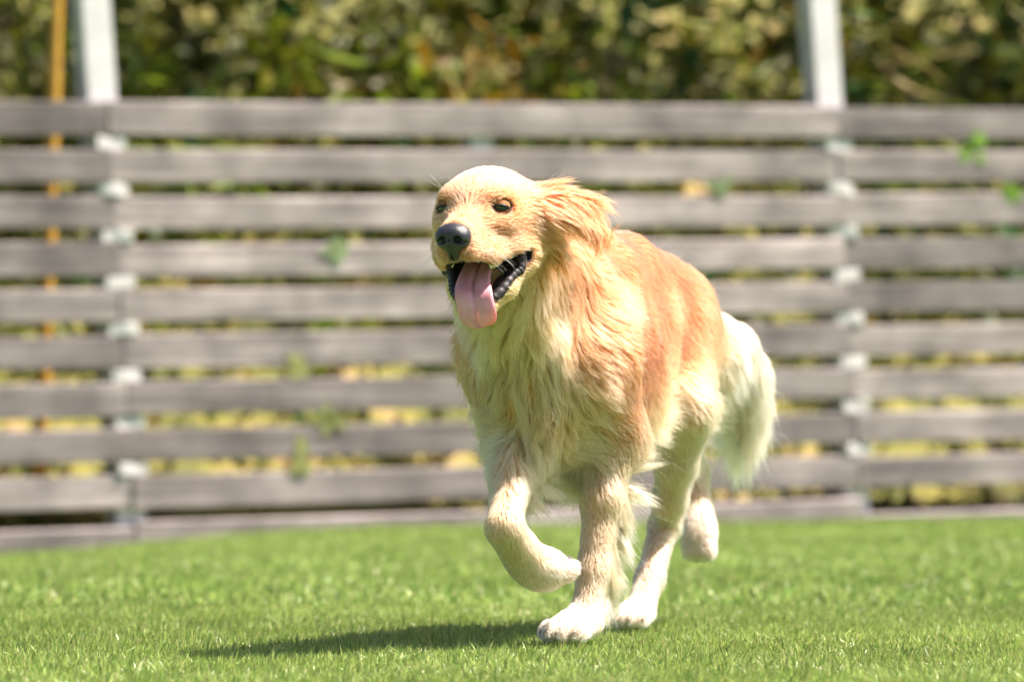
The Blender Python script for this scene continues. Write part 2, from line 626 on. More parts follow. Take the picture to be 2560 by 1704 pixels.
def fpt(t, s, z):
    p = F0 + FD * t - FN * s
    return Vector((p[0], p[1], z))


cane_pts = [fpt(-1.425 + 0.009 * k - 0.0002 * k * k, 0.42, 0.1 + 0.2 * k) for k in range(15)]
link(bpy.data.objects.new('bamboo_cane', stem_mesh('bamboo_cane', cane_pts, 0.021, M_CANE, 2)), None,
     label='single yellow bamboo cane standing behind the fence beside the tall post', category='cane')

# leafy sprigs that reach through the gaps of the fence: (u, v) read in the photograph
SPRIGS = [(560, 345, 'by the second plank', 0), (700, 1055, 'low on the fence near the lawn', 1), (685, 860, 'midway down the fence', 1),
          (1662, 430, 'above the running dog', 0), (2235, 345, 'under the top plank', 2), (2325, 430, 'at the far end of the fence', 2),
          (770, 560, 'in the fourth gap', 0), (2030, 835, 'beside the tall post', 1), (620, 975, 'in the lowest gaps', 1), (1515, 430, 'behind the dog\'s back', 0),
          (2075, 735, 'beside the tall post, upper one', 1), (760, 965, 'in the low gap', 1), (1860, 740, 'behind the dog\'s tail', 1)]
SPRIG_LABEL = ['pale green leafy sprig poking out below the top plank', 'pale grey green sprig in the lowest plank gap',
               'yellow green sprig poking out midway down the fence', 'round leaved sprig poking through just above the dog\'s back',
               'bright green broad sprig hanging under the top plank by the tall post', 'yellow green sprig at the far end of the second gap',
               'small pale sprig in the fourth gap level with the dog\'s muzzle', 'pale sprig beside the tall post level with the dog\'s tail',
               'pale yellow sprig low on the fence under the seventh gap', 'small round leaved sprig in the second gap behind the dog\'s neck',
               'small sprig in the fifth gap beside the tall post', 'pale sprig low in the seventh gap, nearer the dog',
               'olive sprig in the fifth gap just beyond the dog\'s tail']
for k, (u, v, _, kd) in enumerate(SPRIGS):
    if k in (0, 7, 8, 9, 10, 12):
        continue
    r = np.random.default_rng(100 + k)
    # where that line of sight meets the fence
    a_ = (u - 1178) / 11712.0
    t = 16.0 * a_ / (FD[0] - a_ * FD[1])
    y = 16.0 + t * FD[1]
    z = CAM_H + (1006 - v) / 11712.0 * y
    root = link(bpy.data.objects.new('leaf_sprig', None), None, label=SPRIG_LABEL[k], category='plant',
                group='sprigs growing through the fence')
    root.location = fpt(t, 0.12, z - 0.03)
    st = [Vector((0, 0, 0)), (fpt(t, 0.02, z) - root.location), (fpt(t + 0.01, -0.02, z - 0.004) - root.location)]
    link(bpy.data.objects.new('stem', stem_mesh('stem', st, 0.002, M_CANE)), root)
    nl = r.integers(4, 7)
    base = np.array([list(fpt(t + r.uniform(-0.02, 0.02), r.uniform(-0.0185, -0.0160), z + r.uniform(-0.02, 0.025)) - root.location) for _ in range(nl)])
    ax = nrm(FD * r.normal(size=(nl, 1)) * 0.9 + UPV * r.normal(size=(nl, 1)) * 0.8 + FN * 0.02 + np.array([0, 0, -0.2]))
    ax = nrm(ax - FN * (ax @ FN)[:, None] * 0.9)
    sd = nrm(np.cross(ax, nrm(r.normal(size=(nl, 3)) * 0.10 - FN)))
    ln = r.uniform(0.045, 0.08, nl)
    cc = np.array([[0.34, 0.42, 0.22], [0.40, 0.42, 0.16], [0.24, 0.40, 0.06]])[kd] * r.uniform(0.8, 1.2, (nl, 1))
    me = leaves_mesh('leaf', base, ax, sd, ln, ln * 0.6, cc, 0.08, 0.02)
    me.name = 'leaves'
    link(bpy.data.objects.new('leaves', me), root, kind='stuff')

# ------------------------------------------------------------------ grass blades
def blades(n, y0, y1, half, wmul, lmul, r):
    y = np.sqrt(r.uniform(y0 * y0, y1 * y1, n))
    x = r.uniform(-1, 1, n) * (y * 0.1 + half)
    ok = fence_side(x, y) > 0.05
    x, y = x[ok], y[ok]
    n = len(x)
    z = ground_z(x, y) - 0.004
    base = np.stack([x, y, z], -1)
    cl = lattice_noise(base, 9.0, 4)
    cl2 = lattice_noise(base, 2.2, 8)[:, 0]
    az = r.uniform(0, 2 * np.pi, n)
    lean = np.abs(r.normal(0.55, 0.36, n)).clip(0, 1.3)
    hd = np.stack([np.cos(az), np.sin(az), 0 * az], -1) * 0.8 + cl * np.array([1, 1, 0]) * 0.9 + np.array([0.25, -0.1, 0])
    hd = nrm(hd)
    up = np.array([0, 0, 1.0])
    d1 = nrm(hd * np.sin(lean * 0.5)[:, None] + up * np.cos(lean * 0.5)[:, None])
    d2 = nrm(hd * np.sin(lean * 1.25)[:, None] + up * np.cos(lean * 1.25)[:, None])
    L = (0.0125 + 0.008 * r.random(n) + 0.002 * cl2) * lmul
    L *= np.where(r.random(n) < 0.06, 1.4, 1.0)
    tw = r.uniform(0, 2 * np.pi, n)
    s = nrm(np.cross(d1, np.stack([np.cos(tw), np.sin(tw), 0.3 + 0 * tw], -1)))
    w = r.uniform(0.0008, 0.0017, n) * wmul
    m = base + d1 * (L * 0.5)[:, None]
    tip = m + d2 * (L * 0.55)[:, None]
    v = np.stack([base - s * w[:, None], base + s * w[:, None], m - s * w[:, None] * 0.85, m + s * w[:, None] * 0.85, tip], 1)
    g = r.random((n, 1))
    c = np.array([[0.175, 0.285, 0.055]]) * (1 - g) + np.array([[0.41, 0.47, 0.13]]) * g
    c = c * (1 + 0.16 * cl2[:, None]) * r.uniform(0.55, 1.3, (n, 1))
    dry = r.random(n) < 0.07
    c[dry] = np.array([0.42, 0.38, 0.16]) * r.uniform(0.7, 1.25, (dry.sum(), 1))
    return v, c


r = np.random.default_rng(5)
va, ca = blades(255000, 5.0, 8.6, 0.85, 1.0, 1.0, r)
vb, cb = blades(190000, 8.6, 18.4, 1.2, 2.0, 1.15, r)
v = np.concatenate([va, vb])
c = np.concatenate([ca, cb])
n = len(v)
tri = np.array([0, 1, 3, 0, 3, 2, 2, 3, 4])
me = np_mesh('grass', v.reshape(-1, 3), (np.arange(n)[:, None] * 5 + tri[None]).ravel(), np.full(n * 3, 3))
point_color(me, 'tint', np.repeat(c, 5, axis=0))
me.materials.append(M_GRASS)
link(bpy.data.objects.new('grass', me), None, kind='stuff', category='grass', label='short bright green grass blades covering the lawn')


# ------------------------------------------------------------------ the dog: one body grown from a distance field
BK = nrm(np.array([0.276, 0.961, 0.0]))          # towards the tail
LF = nrm(np.array([0.961, -0.276, 0.0]))         # the dog's left
UP = np.array([0.0, 0.0, 1.0])
DOWN = -UP

# head frame: forward, left, up
HYAW, HPITCH = math.radians(18), math.radians(7)
HF = np.array([-math.sin(HYAW) * math.cos(HPITCH), -math.cos(HYAW) * math.cos(HPITCH), -math.sin(HPITCH)])
HL = np.array([math.cos(HYAW), -math.sin(HYAW), 0.0])
HU = np.cross(HF, HL)
HR = np.stack([HF, HL, HU], 1)                   # columns
EYE_MID_L = np.array([0.047, 0.0, 0.012])
HO = P(1091, 468, 6.61) - HR @ EYE_MID_L


def H(x, y, z):
    return HO + HR @ np.array([x, y, z], dtype=float)


PRIMS = []      # dicts: kind, region, k, op, data


def cap(reg, a, b, ra, rb, k=0.03, op='add'):
    PRIMS.append(dict(t='cap', reg=reg, a=np.array(a, float), b=np.array(b, float), ra=ra, rb=rb, k=k, op=op))


def ell(reg, c, r, R=None, k=0.03, op='add'):
    PRIMS.append(dict(t='ell', reg=reg, c=np.array(c, float), r=np.array(r, float), R=np.eye(3) if R is None else R, k=k, op=op))


BODY_R = np.stack([BK, LF, UP], 1)


def tilt_R(fwd, up=UP):
    f = nrm(np.array(fwd, float))
    l = nrm(np.cross(up, f))
    return np.stack([f, l, np.cross(f, l)], 1)


def dist(pr, p):
    if pr['t'] == 'cap':
        a, b, ra, rb = pr['a'], pr['b'], pr['ra'], pr['rb']
        ab = (b - a).astype(p.dtype)
        h = np.clip(((p - a.astype(p.dtype)) @ ab) / max(float(ab @ ab), 1e-9), 0, 1)
        d = p - a.astype(p.dtype) - h[..., None] * ab
        return np.sqrt((d * d).sum(-1)) - (ra + (rb - ra) * h)
    q = (p - pr['c'].astype(p.dtype)) @ pr['R'].astype(p.dtype)
    r = pr['r'].astype(p.dtype)
    k0 = np.sqrt(((q / r) ** 2).sum(-1))
    k1 = np.sqrt(((q / (r * r)) ** 2).sum(-1))
    return k0 * (k0 - 1) / np.maximum(k1, 1e-6)


def smin(a, b, k):
    h = np.maximum(k - np.abs(a - b), 0) / k
    return np.minimum(a, b) - h * h * k * 0.25


# --- trunk
ell('chest', P(1248, 825, 6.93), (0.120, 0.080, 0.138), BODY_R, 0.05)
ell('rib', P(1335, 782, 7.14), (0.235, 0.098, 0.134), BODY_R, 0.05)
ell('rib', P(1422, 742, 7.37), (0.21, 0.086, 0.100), BODY_R, 0.05)
ell('rump', P(1508, 750, 7.55), (0.130, 0.080, 0.094), BODY_R, 0.05)
cap('rump', P(1528, 728, 7.58), P(1600, 792, 7.68), 0.060, 0.038, 0.05)
cap('back', P(1330, 632, 7.06), P(1428, 622, 7.32), 0.042, 0.042, 0.04)
cap('back', P(1428, 622, 7.32), P(1505, 655, 7.5), 0.040, 0.038, 0.04)
cap('belly', P(1262, 965, 6.99), P(1370, 905, 7.25), 0.058, 0.062, 0.05)
cap('belly', P(1370, 905, 7.25), P(1470, 830, 7.45), 0.062, 0.052, 0.05)
# --- neck
cap('neck', H(-0.045, 0, -0.030), P(1255, 695, 6.95), 0.056, 0.088, 0.05)
cap('nape', H(-0.055, 0, -0.028), P(1330, 662, 7.06), 0.040, 0.052, 0.04)
cap('throat', H(-0.02, 0, -0.06), P(1205, 790, 6.89), 0.048, 0.070, 0.04)
# --- left front leg (planted)
cap('shoulder', P(1375, 640, 7.1), P(1355, 830, 6.92), 0.045, 0.055, 0.05)
cap('shoulder', P(1355, 830, 6.92), P(1405, 990, 7.02), 0.055, 0.043, 0.04)
cap('leg', P(1403, 990, 7.02), P(1385, 1150, 6.99), 0.034, 0.0225, 0.03)
cap('leg', P(1385, 1150, 6.99), P(1364, 1310, 6.97), 0.0225, 0.0185, 0.02)
cap('leg', P(1364, 1310, 6.97), P(1350, 1400, 6.95), 0.0185, 0.0175, 0.015)
FP = P(1328, 1434, 6.93)
ell('paw', FP, (0.040, 0.030, 0.020), tilt_R((-0.55, -0.85, -0.08)), 0.02)
pf = nrm(np.array([-0.55, -0.85, 0.0]))
pl = np.array([-pf[1], pf[0], 0.0]) * -1
for j, (s, fx) in enumerate([(-0.026, 0.030), (-0.009, 0.043), (0.010, 0.043), (0.027, 0.028)]):
    c0 = FP + pf * fx + pl * s
    c0[2] = 0.012
    ell('paw', c0, (0.021, 0.0095, 0.0125), tilt_R(pf - UP * 0.25), 0.004)
# --- right front leg (lifted, wrist folded)
cap('shoulder', P(1180, 690, 7.02), P(1170, 830, 6.92), 0.035, 0.042, 0.05)
cap('shoulder', P(1170, 830, 6.92), P(1190, 960, 6.94), 0.042, 0.036, 0.04)
cap('leg', P(1190, 960, 6.94), P(1178, 1090, 6.86), 0.032, 0.0235, 0.03)
cap('leg', P(1178, 1090, 6.86), P(1160, 1208, 6.78), 0.0235, 0.0195, 0.02)
cap('leg', P(1161, 1214, 6.78), P(1210, 1286, 6.84), 0.0225, 0.0265, 0.014)
RPW = P(1248, 1308, 6.87)
rpf = nrm(np.array([0.66, 0.72, -0.02]))
ell('paw', RPW, (0.036, 0.032, 0.029), tilt_R(rpf), 0.02)
rl = tilt_R(rpf)[:, 1]
for s, fx in [(-0.023, 0.026), (-0.008, 0.036), (0.009, 0.036), (0.024, 0.026)]:
    ell('paw', RPW + rpf * fx + rl * s - UP * 0.002, (0.021, 0.0088, 0.0135), tilt_R(rpf + UP * 0.45), 0.003)
# --- left hind leg (planted)
cap('thigh', P(1538, 790, 7.52), P(1570, 935, 7.43), 0.058, 0.036, 0.04)
cap('thigh', P(1558, 815, 7.60), P(1574, 955, 7.48), 0.046, 0.032, 0.04)
cap('hindleg', P(1572, 940, 7.43), P(1552, 1060, 7.49), 0.034, 0.025, 0.03)
cap('hindleg', P(1552, 1060, 7.49), P(1538, 1150, 7.55), 0.025, 0.019, 0.02)
cap('hindleg', P(1538, 1150, 7.55), P(1526, 1205, 7.60), 0.019, 0.0175, 0.02)
cap('hindleg', P(1526, 1210, 7.60), P(1494, 1330, 7.52), 0.0185, 0.017, 0.015)
cap('hindleg', P(1494, 1330, 7.52), P(1474, 1398, 7.47), 0.017, 0.018, 0.015)
HP = P(1462, 1409, 7.43)
ell('paw', HP, (0.036, 0.026, 0.019), tilt_R((-0.3, -0.95, -0.1)), 0.02)
hpf = nrm(np.array([-0.3, -0.95, 0.0]))
hpl = np.array([hpf[1], -hpf[0], 0.0])
for s, fx in [(-0.019, 0.026), (-0.007, 0.036), (0.007, 0.036), (0.019, 0.026)]:
    c0 = HP + hpf * fx + hpl * s
    c0[2] = 0.012
    ell('paw', c0, (0.019, 0.0085, 0.012), tilt_R(hpf - UP * 0.2), 0.004)
# --- right hind leg (trailing)
cap('thigh', P(1480, 770, 7.60), P(1500, 950, 7.58), 0.07, 0.055, 0.05)
cap('hindleg', P(1500, 950, 7.58), P(1580, 1085, 7.84), 0.046, 0.025, 0.03)
cap('hindleg', P(1582, 1085, 7.84), P(1606, 1190, 7.80), 0.023, 0.022, 0.02)
RHP = P(1608, 1225, 7.77)
ell('paw', RHP, (0.036, 0.027, 0.021), tilt_R((-0.04, -0.35, -0.9), BK), 0.02)
for s in (-0.017, -0.006, 0.006, 0.017):
    ell('paw', RHP + LF * s + np.array([0, -0.012, -0.026]), (0.016, 0.0085, 0.011), tilt_R((-0.05, -0.45, -0.9), BK), 0.007)
# --- tail
TAIL = [P(1590, 800, 7.66), P(1640, 785, 7.72), P(1682, 800, 7.78), P(1714, 850, 7.83), P(1724, 920, 7.87), P(1720, 985, 7.90)]
TR = [0.040, 0.034, 0.030, 0.025, 0.018, 0.010]
for j in range(5):
    cap('tail', TAIL[j], TAIL[j + 1], TR[j], TR[j + 1], 0.03)

# --- head
ell('skull', H(-0.010, 0, 0.003), (0.070, 0.054, 0.050), HR, 0.03)
ell('skull', H(0.028, 0, 0.007), (0.038, 0.042, 0.031), HR, 0.03)
for s in (-1, 1):
    ell('cheek', H(0.002, 0.038 * s, -0.028), (0.046, 0.022, 0.036), HR, 0.03)
    ell('brow', H(0.040, 0.028 * s, 0.019), (0.020, 0.018, 0.012), HR, 0.016)
    ell('cheek', H(0.044, 0.034 * s, -0.012), (0.026, 0.015, 0.016), HR, 0.022)
cap('muzzle', H(0.045, 0, -0.012), H(0.118, 0, -0.023), 0.026, 0.0205, 0.024)
cap('muzzle', H(0.050, 0, -0.026), H(0.116, 0, -0.036), 0.029, 0.0215, 0.02)
for s in (-1, 1):
    cap('muzzle', H(0.116, 0.012 * s, -0.046), H(0.085, 0.024 * s, -0.051), 0.0155, 0.0170, 0.014)
    cap('muzzle', H(0.085, 0.024 * s, -0.051), H(0.030, 0.046 * s, -0.047), 0.0170, 0.0140, 0.014)
    cap('cheek', H(0.030, 0.046 * s, -0.047), H(0.006, 0.053 * s, -0.062), 0.0135, 0.0135, 0.012)
# the gape: hollow between the jaws
JA = math.radians(38)
JF = np.array([math.cos(JA), 0, -math.sin(JA)])                                       # lower jaw direction in the head frame
JZ = np.array([math.sin(JA), 0, math.cos(JA)])


def J(f, y, z=0.0):
    """point on the lower jaw: f along it from the hinge, z out of its upper side"""
    q = np.array([-0.004, 0, -0.054]) + JF * f + JZ * z
    return H(q[0], y + 0.006, q[2])


for s in (-1, 1):
    cap('jaw', J(0.0, 0.044 * s, 0), J(0.065, 0.031 * s, -0.004), 0.017, 0.0120, 0.02)
    cap('jaw', J(0.065, 0.031 * s, -0.004), J(0.106, 0.014 * s, -0.002), 0.0120, 0.0095, 0.012)
cap('jaw', J(0.105, 0.011, -0.002), J(0.105, -0.011, -0.002), 0.0095, 0.0095, 0.012)
cap('jaw', J(0.02, 0, -0.016), J(0.094, 0, -0.012), 0.016, 0.007, 0.02)
PRIMS.append(dict(t='cap', reg='mouth', a=J(0.030, 0, 0.024), b=J(0.130, 0, 0.050), ra=0.020, rb=0.036, k=0.006, op='sub'))
for s in (-1, 1):
    PRIMS.append(dict(t='cap', reg='mouth', a=J(0.030, 0.030 * s, 0.018), b=J(0.105, 0.016 * s, 0.030), ra=0.0150, rb=0.020, k=0.005, op='sub'))
    PRIMS.append(dict(t='cap', reg='mouth', a=H(0.022, 0.058 * s, -0.058), b=H(0.080, 0.036 * s, -0.086), ra=0.0085, rb=0.0150, k=0.005, op='sub'))
# eye sockets
EYES = [H(0.0500, 0.0365 * s, 0.0070) for s in (1, -1)]
for s, e in zip((1, -1), EYES):
    PRIMS.append(dict(t='ell', reg='socket', c=e + HR @ np.array([0.008, 0.004 * s, 0.0]), r=np.array([0.014, 0.0130, 0.0085]), R=HR, k=0.008, op='sub'))
# --- ears: leather flaps thrown back and out
EAR_SEGS = [(P(1228, 448, 6.67), P(1290, 446, 6.68)), (P(1290, 446, 6.68), P(1346, 474, 6.68)), (P(1338, 480, 6.68), P(1366, 460, 6.68)),            # upper lobe, thrown back
            (P(1238, 476, 6.66), P(1312, 494, 6.67)), (P(1312, 494, 6.67), P(1380, 532, 6.67)),            # lower lobe
            (P(1240, 470, 6.65), P(1258, 540, 6.66)), (P(1258, 540, 6.66), P(1284, 596, 6.69)),            # front edge hanging by the cheek
            (H(-0.018, -0.046, 0.012), H(-0.060, -0.056, 0.000)), (H(-0.060, -0.056, 0.000), H(-0.120, -0.056, -0.030))]
EAR_W = [0.020, 0.016, 0.006, 0.021, 0.014, 0.015, 0.010, 0.030, 0.028]
for (a, b), w_ in zip(EAR_SEGS, EAR_W):
    d = nrm(b - a)
    nor_ = nrm(np.array([0.25, -0.55, 0.8]) if a[0] > HO[0] else HU * 0.5 - HL * 0.8)
    wid = nrm(np.cross(d, nor_))
    R = np.stack([d, wid, np.cross(d, wid)], 1)
    ell('ear', (a + b) / 2, (np.linalg.norm(b - a) * 0.72, w_, 0.0065), R, 0.012)

# --- evaluate on a grid
VOX = 0.0034
lo = np.array([-0.16, 6.36, -0.02])
hi = np.array([0.47, 8.03, 0.70])
dim = np.ceil((hi - lo) / VOX).astype(int) + 1
GX = [(lo[a] + np.arange(dim[a]) * VOX).astype(np.float32) for a in range(3)]
FIELD = np.full(dim, 0.5, dtype=np.float32)


def bounds(pr, pad):
    if pr['t'] == 'cap':
        r = max(pr['ra'], pr['rb']) + pad
        a = np.minimum(pr['a'], pr['b']) - r
        b = np.maximum(pr['a'], pr['b']) + r
    else:
        e = np.sqrt(((pr['R'] * pr['r'][None]) ** 2).sum(1)) + pad
        a, b = pr['c'] - e, pr['c'] + e
    i0 = np.clip(np.floor((a - lo) / VOX).astype(int), 0, dim - 1)
    i1 = np.clip(np.ceil((b - lo) / VOX).astype(int) + 1, 1, dim)
    return i0, i1


for pr in PRIMS:
    i0, i1 = bounds(pr, 0.06)
    if np.any(i1 <= i0):
        continue
    sl = tuple(slice(i0[a], i1[a]) for a in range(3))
    pp = np.stack(np.meshgrid(*[GX[a][sl[a]] for a in range(3)], indexing='ij'), -1)
    d = dist(pr, pp).astype(np.float32)
    if pr['op'] == 'add':
        FIELD[sl] = smin(FIELD[sl], d, pr['k'])
    else:
        FIELD[sl] = -smin(-FIELD[sl], d, pr['k'])


def sample(p):
    """trilinear look-up of the field"""
    q = np.clip((p - lo) / VOX, 0, np.array(dim) - 1.001)
    i = q.astype(np.int64)
    f = (q - i)
    out = 0
    for dx in (0, 1):
        for dy in (0, 1):
            for dz in (0, 1):
                w = np.where(dx, f[..., 0], 1 - f[..., 0]) * np.where(dy, f[..., 1], 1 - f[..., 1]) * np.where(dz, f[..., 2], 1 - f[..., 2])
                out = out + w * FIELD[i[..., 0] + dx, i[..., 1] + dy, i[..., 2] + dz]
    return out


def gradient(p, e=0.003):
    g = np.stack([sample(p + e * np.eye(3)[a]) - sample(p - e * np.eye(3)[a]) for a in range(3)], -1)
    return nrm(g)


def surface_nets(F, lo, h):
    s = F < 0
    c = np.zeros(np.array(F.shape) - 1, dtype=np.int8)
    nx, ny, nz = c.shape
    for dx in (0, 1):
        for dy in (0, 1):
            for dz in (0, 1):
                c += s[dx:dx + nx, dy:dy + ny, dz:dz + nz]
    cells = np.argwhere((c > 0) & (c < 8))
    idx = np.full(c.shape, -1, dtype=np.int64)
    idx[tuple(cells.T)] = np.arange(len(cells))
    acc = np.zeros((len(cells), 3))
    cnt = np.zeros(len(cells))
    for ax in range(3):
        o1, o2 = [a for a in range(3) if a != ax]
        for u in (0, 1):
            for v in (0, 1):
                a = cells.copy()
                a[:, o1] += u
                a[:, o2] += v
                b = a.copy()
                b[:, ax] += 1
                fa, fb = F[tuple(a.T)], F[tuple(b.T)]
                m = (fa < 0) != (fb < 0)
                t = fa[m] / (fa[m] - fb[m])
                pt = a[m].astype(float)
                pt[:, ax] += t
                acc[m] += pt
                cnt[m] += 1
    verts = lo + acc / cnt[:, None] * h
    quads = []
    for ax in range(3):
        o1, o2 = (ax + 1) % 3, (ax + 2) % 3
        sa = [slice(None)] * 3
        sb = [slice(None)] * 3
        sa[ax] = slice(0, -1)
        sb[ax] = slice(1, None)
        e = np.argwhere(s[tuple(sa)] != s[tuple(sb)])
        ok = np.all(e[:, [o1, o2]] > 0, axis=1) & (e[:, o1] < F.shape[o1] - 1) & (e[:, o2] < F.shape[o2] - 1)
        e = e[ok]
        ins = s[tuple(e.T)]
        cs = []
        for u, v in ((1, 1), (0, 1), (0, 0), (1, 0)):
            q = e.copy()
            q[:, o1] -= u
            q[:, o2] -= v
            cs.append(idx[tuple(q.T)])
        q = np.stack(cs, 1)
        q[~ins] = q[~ins][:, ::-1]
        quads.append(q)
    return verts, np.concatenate(quads)


BV, BQ = surface_nets(FIELD, lo, VOX)
# keep the largest connected surface only
par = np.arange(len(BV))
for _ in range(400):
    m = par[BQ].min(1)
    new = par.copy()
    for c_ in range(4):
        np.minimum.at(new, BQ[:, c_], m)
    new = new[new]
    if np.array_equal(new, par):
        break
    par = new
roots_, cnts_ = np.unique(par, return_counts=True)
big = roots_[np.argmax(cnts_)]
keepv = par == big
remap = np.cumsum(keepv) - 1
BQ = remap[BQ[keepv[BQ[:, 0]]]]
BV = BV[keepv]
# settle the vertices on the field
for _ in range(2):
    g = gradient(BV)
    BV = BV - g * sample(BV)[:, None] * 0.9
BN = gradient(BV, 0.005)

# ------------------------------------------------------------------ coat: per-vertex region weights
REG = ['chest', 'rib', 'rump', 'back', 'belly', 'neck', 'nape', 'throat', 'shoulder', 'leg', 'paw', 'thigh', 'hindleg', 'tail',
       'skull', 'cheek', 'brow', 'muzzle', 'jaw', 'ear', 'mouth', 'socket']
DR = np.full((len(BV), len(REG)), 1.0)
for pr in PRIMS:
    ri = REG.index(pr['reg'])
    DR[:, ri] = np.minimum(DR[:, ri], np.abs(dist(pr, BV)) if pr['op'] == 'sub' else np.maximum(dist(pr, BV), -0.005))
MOUTH_D = DR[:, REG.index('mouth')].copy()
SOCK_D = DR[:, REG.index('socket')].copy()
DR[:, REG.index('mouth')] = 1.0
DR[:, REG.index('socket')] = 1.0
W = np.exp(-DR / 0.012)
W /= W.sum(1, keepdims=True)

#            length lift  colour                       clump grav  wave
COAT = {
    'chest': (0.066, 0.16, (0.66, 0.39, 0.18), 0.70, 0.35, 1.0),
    'rib': (0.032, 0.07, (0.44, 0.098, 0.030), 0.60, 0.20, 0.75),
    'rump': (0.028, 0.09, (0.50, 0.155, 0.052), 0.5, 0.20, 0.45),
    'back': (0.022, 0.07, (0.42, 0.086, 0.025), 0.45, 0.10, 0.40),
    'belly': (0.085, 0.20, (0.70, 0.47, 0.175), 0.84, 0.45, 0.8),
    'neck': (0.046, 0.13, (0.46, 0.122, 0.038), 0.66, 0.25, 0.8),
    'nape': (0.020, 0.10, (0.47, 0.125, 0.038), 0.55, 0.15, 0.55),
    'throat': (0.058, 0.16, (0.66, 0.39, 0.18), 0.68, 0.35, 1.0),
    'shoulder': (0.030, 0.09, (0.46, 0.122, 0.038), 0.58, 0.25, 0.65),
    'leg': (0.008, 0.13, (0.66, 0.45, 0.24), 0.45, 0.20, 0.3),
    'paw': (0.0055, 0.15, (0.72, 0.52, 0.27), 0.35, 0.20, 0.2),
    'thigh': (0.022, 0.10, (0.64, 0.36, 0.155), 0.58, 0.30, 0.55),
    'hindleg': (0.009, 0.13, (0.68, 0.46, 0.26), 0.45, 0.20, 0.3),
    'tail': (0.074, 0.42, (0.79, 0.57, 0.32), 0.76, 0.75, 0.5),
    'skull': (0.0075, 0.03, (0.585, 0.29, 0.14), 0.2, 0.05, 0.05),
    'cheek': (0.0085, 0.05, (0.55, 0.235, 0.097), 0.34, 0.10, 0.25),
    'brow': (0.0038, 0.03, (0.53, 0.20, 0.06), 0.2, 0.05, 0.05),
    'muzzle': (0.0034, 0.03, (0.565, 0.255, 0.112), 0.15, 0.05, 0.05),
    'jaw': (0.007, 0.06, (0.64, 0.40, 0.130), 0.25, 0.15, 0.2),
    'ear': (0.042, 0.14, (0.46, 0.130, 0.040), 0.60, 0.0, 0.8),
    'mouth': (0, 0, (0.02, 0.016, 0.016), 0, 0, 0), 'socket': (0, 0, (0.05, 0.03, 0.02), 0, 0, 0),
}
num = np.array([[COAT[r_][0], COAT[r_][1], COAT[r_][3], COAT[r_][4], COAT[r_][5], *COAT[r_][2]] for r_ in REG])
VA = W @ num
V_len, V_lift, V_clump, V_grav, V_wave = [VA[:, c_].copy() for c_ in range(5)]
V_col = VA[:, 5:8].copy()


def wreg(*names):
    return sum(W[:, REG.index(n_)] for n_ in names)


# direction the coat lies in
w_head = wreg('skull', 'cheek', 'brow', 'muzzle', 'jaw')[:, None]
w_leg = wreg('leg', 'hindleg')[:, None]
w_paw = wreg('paw')[:, None]
w_tail = wreg('tail')[:, None]
w_ear = wreg('ear')[:, None]
w_front = wreg('chest', 'throat', 'belly')[:, None]
w_body = np.clip(1 - w_head - w_leg - w_paw - w_tail - w_ear - w_front, 0, 1)
lat = (BN @ LF)[:, None]
flow = w_body * (BK + DOWN * (0.30 + 0.75 * np.abs(lat)))
lat_pos = np.clip(((BV - P(1240, 800, 6.9)) @ LF) / 0.085, -1, 1)[:, None]
flow += w_front * (DOWN * 0.9 + BK * 0.45 + LF * (0.05 + 0.70 * lat_pos))
flow += w_leg * (DOWN * 1.0 + BK * 0.30)
flow += w_paw * np.where(BV[:, 2:3] > 0.06, DOWN * 0.4 + BK * 0.6, -BK * 0.5 + DOWN * 0.35)
flow += w_head * (-HF + DOWN * 0.18 + HL * 0.25 * np.sign((BV - HO) @ HL)[:, None])
flow += w_tail * (DOWN * 1.0 + BK * 0.15 - LF * np.clip(0.45 - 1.2 * lat, -0.2, 0.8))
is_l = (((BV - HO) @ HL) > 0)[:, None]
ear_flow = np.zeros_like(BV)
ear_w = np.zeros((len(BV), 1))
for ea_, eb_ in EAR_SEGS:
    dd_ = np.abs(dist(dict(t='cap', a=ea_, b=eb_, ra=0.0, rb=0.0), BV))
    ww_ = np.exp(-dd_ / 0.008)[:, None] + 1e-12
    ear_flow += ww_ * nrm(eb_ - ea_)
    ear_w += ww_
flow += w_ear * ear_flow / ear_w

# feathering behind the legs, on the breeches and under the tail
back_face = np.clip(BN @ nrm(BK * 0.9 + LF * 0.1), 0, 1)
wl = wreg('leg')
lifted = (BV[:, 0] < 0.06) & (BV[:, 1] < 6.97)
zfac = np.where(lifted, sstep((BV[:, 2] - 0.19) / 0.04), sstep((BV[:, 2] - 0.035) / 0.05))
V_len += wl * sstep((back_face - 0.05) / 0.45) * 0.062 * zfac
feather = (wl * sstep((back_face - 0.05) / 0.45) * zfac)[:, None]
flow += feather * (BK * 0.9 + LF * 0.7 + DOWN * 0.2)
V_lift += feather[:, 0] * 0.25
V_clump += feather[:, 0] * 0.10
V_len += wreg('thigh') * sstep((back_face - 0.1) / 0.5) * 0.065
V_len += wreg('hindleg') * sstep((back_face - 0.2) / 0.5) * 0.016 * zfac
V_len += wreg('tail') * np.clip(-BN[:, 2] * 0.8 - (BN @ LF) * 0.3, -0.6, 1) * 0.055
V_len *= 1 - 0.55 * wreg('tail') * np.clip(BN[:, 2], 0, 1)
V_len += wl * 0.016 * sstep((BV[:, 2] - 0.17) / 0.08) + wreg('hindleg') * 0.012 * sstep((BV[:, 2] - 0.20) / 0.10)
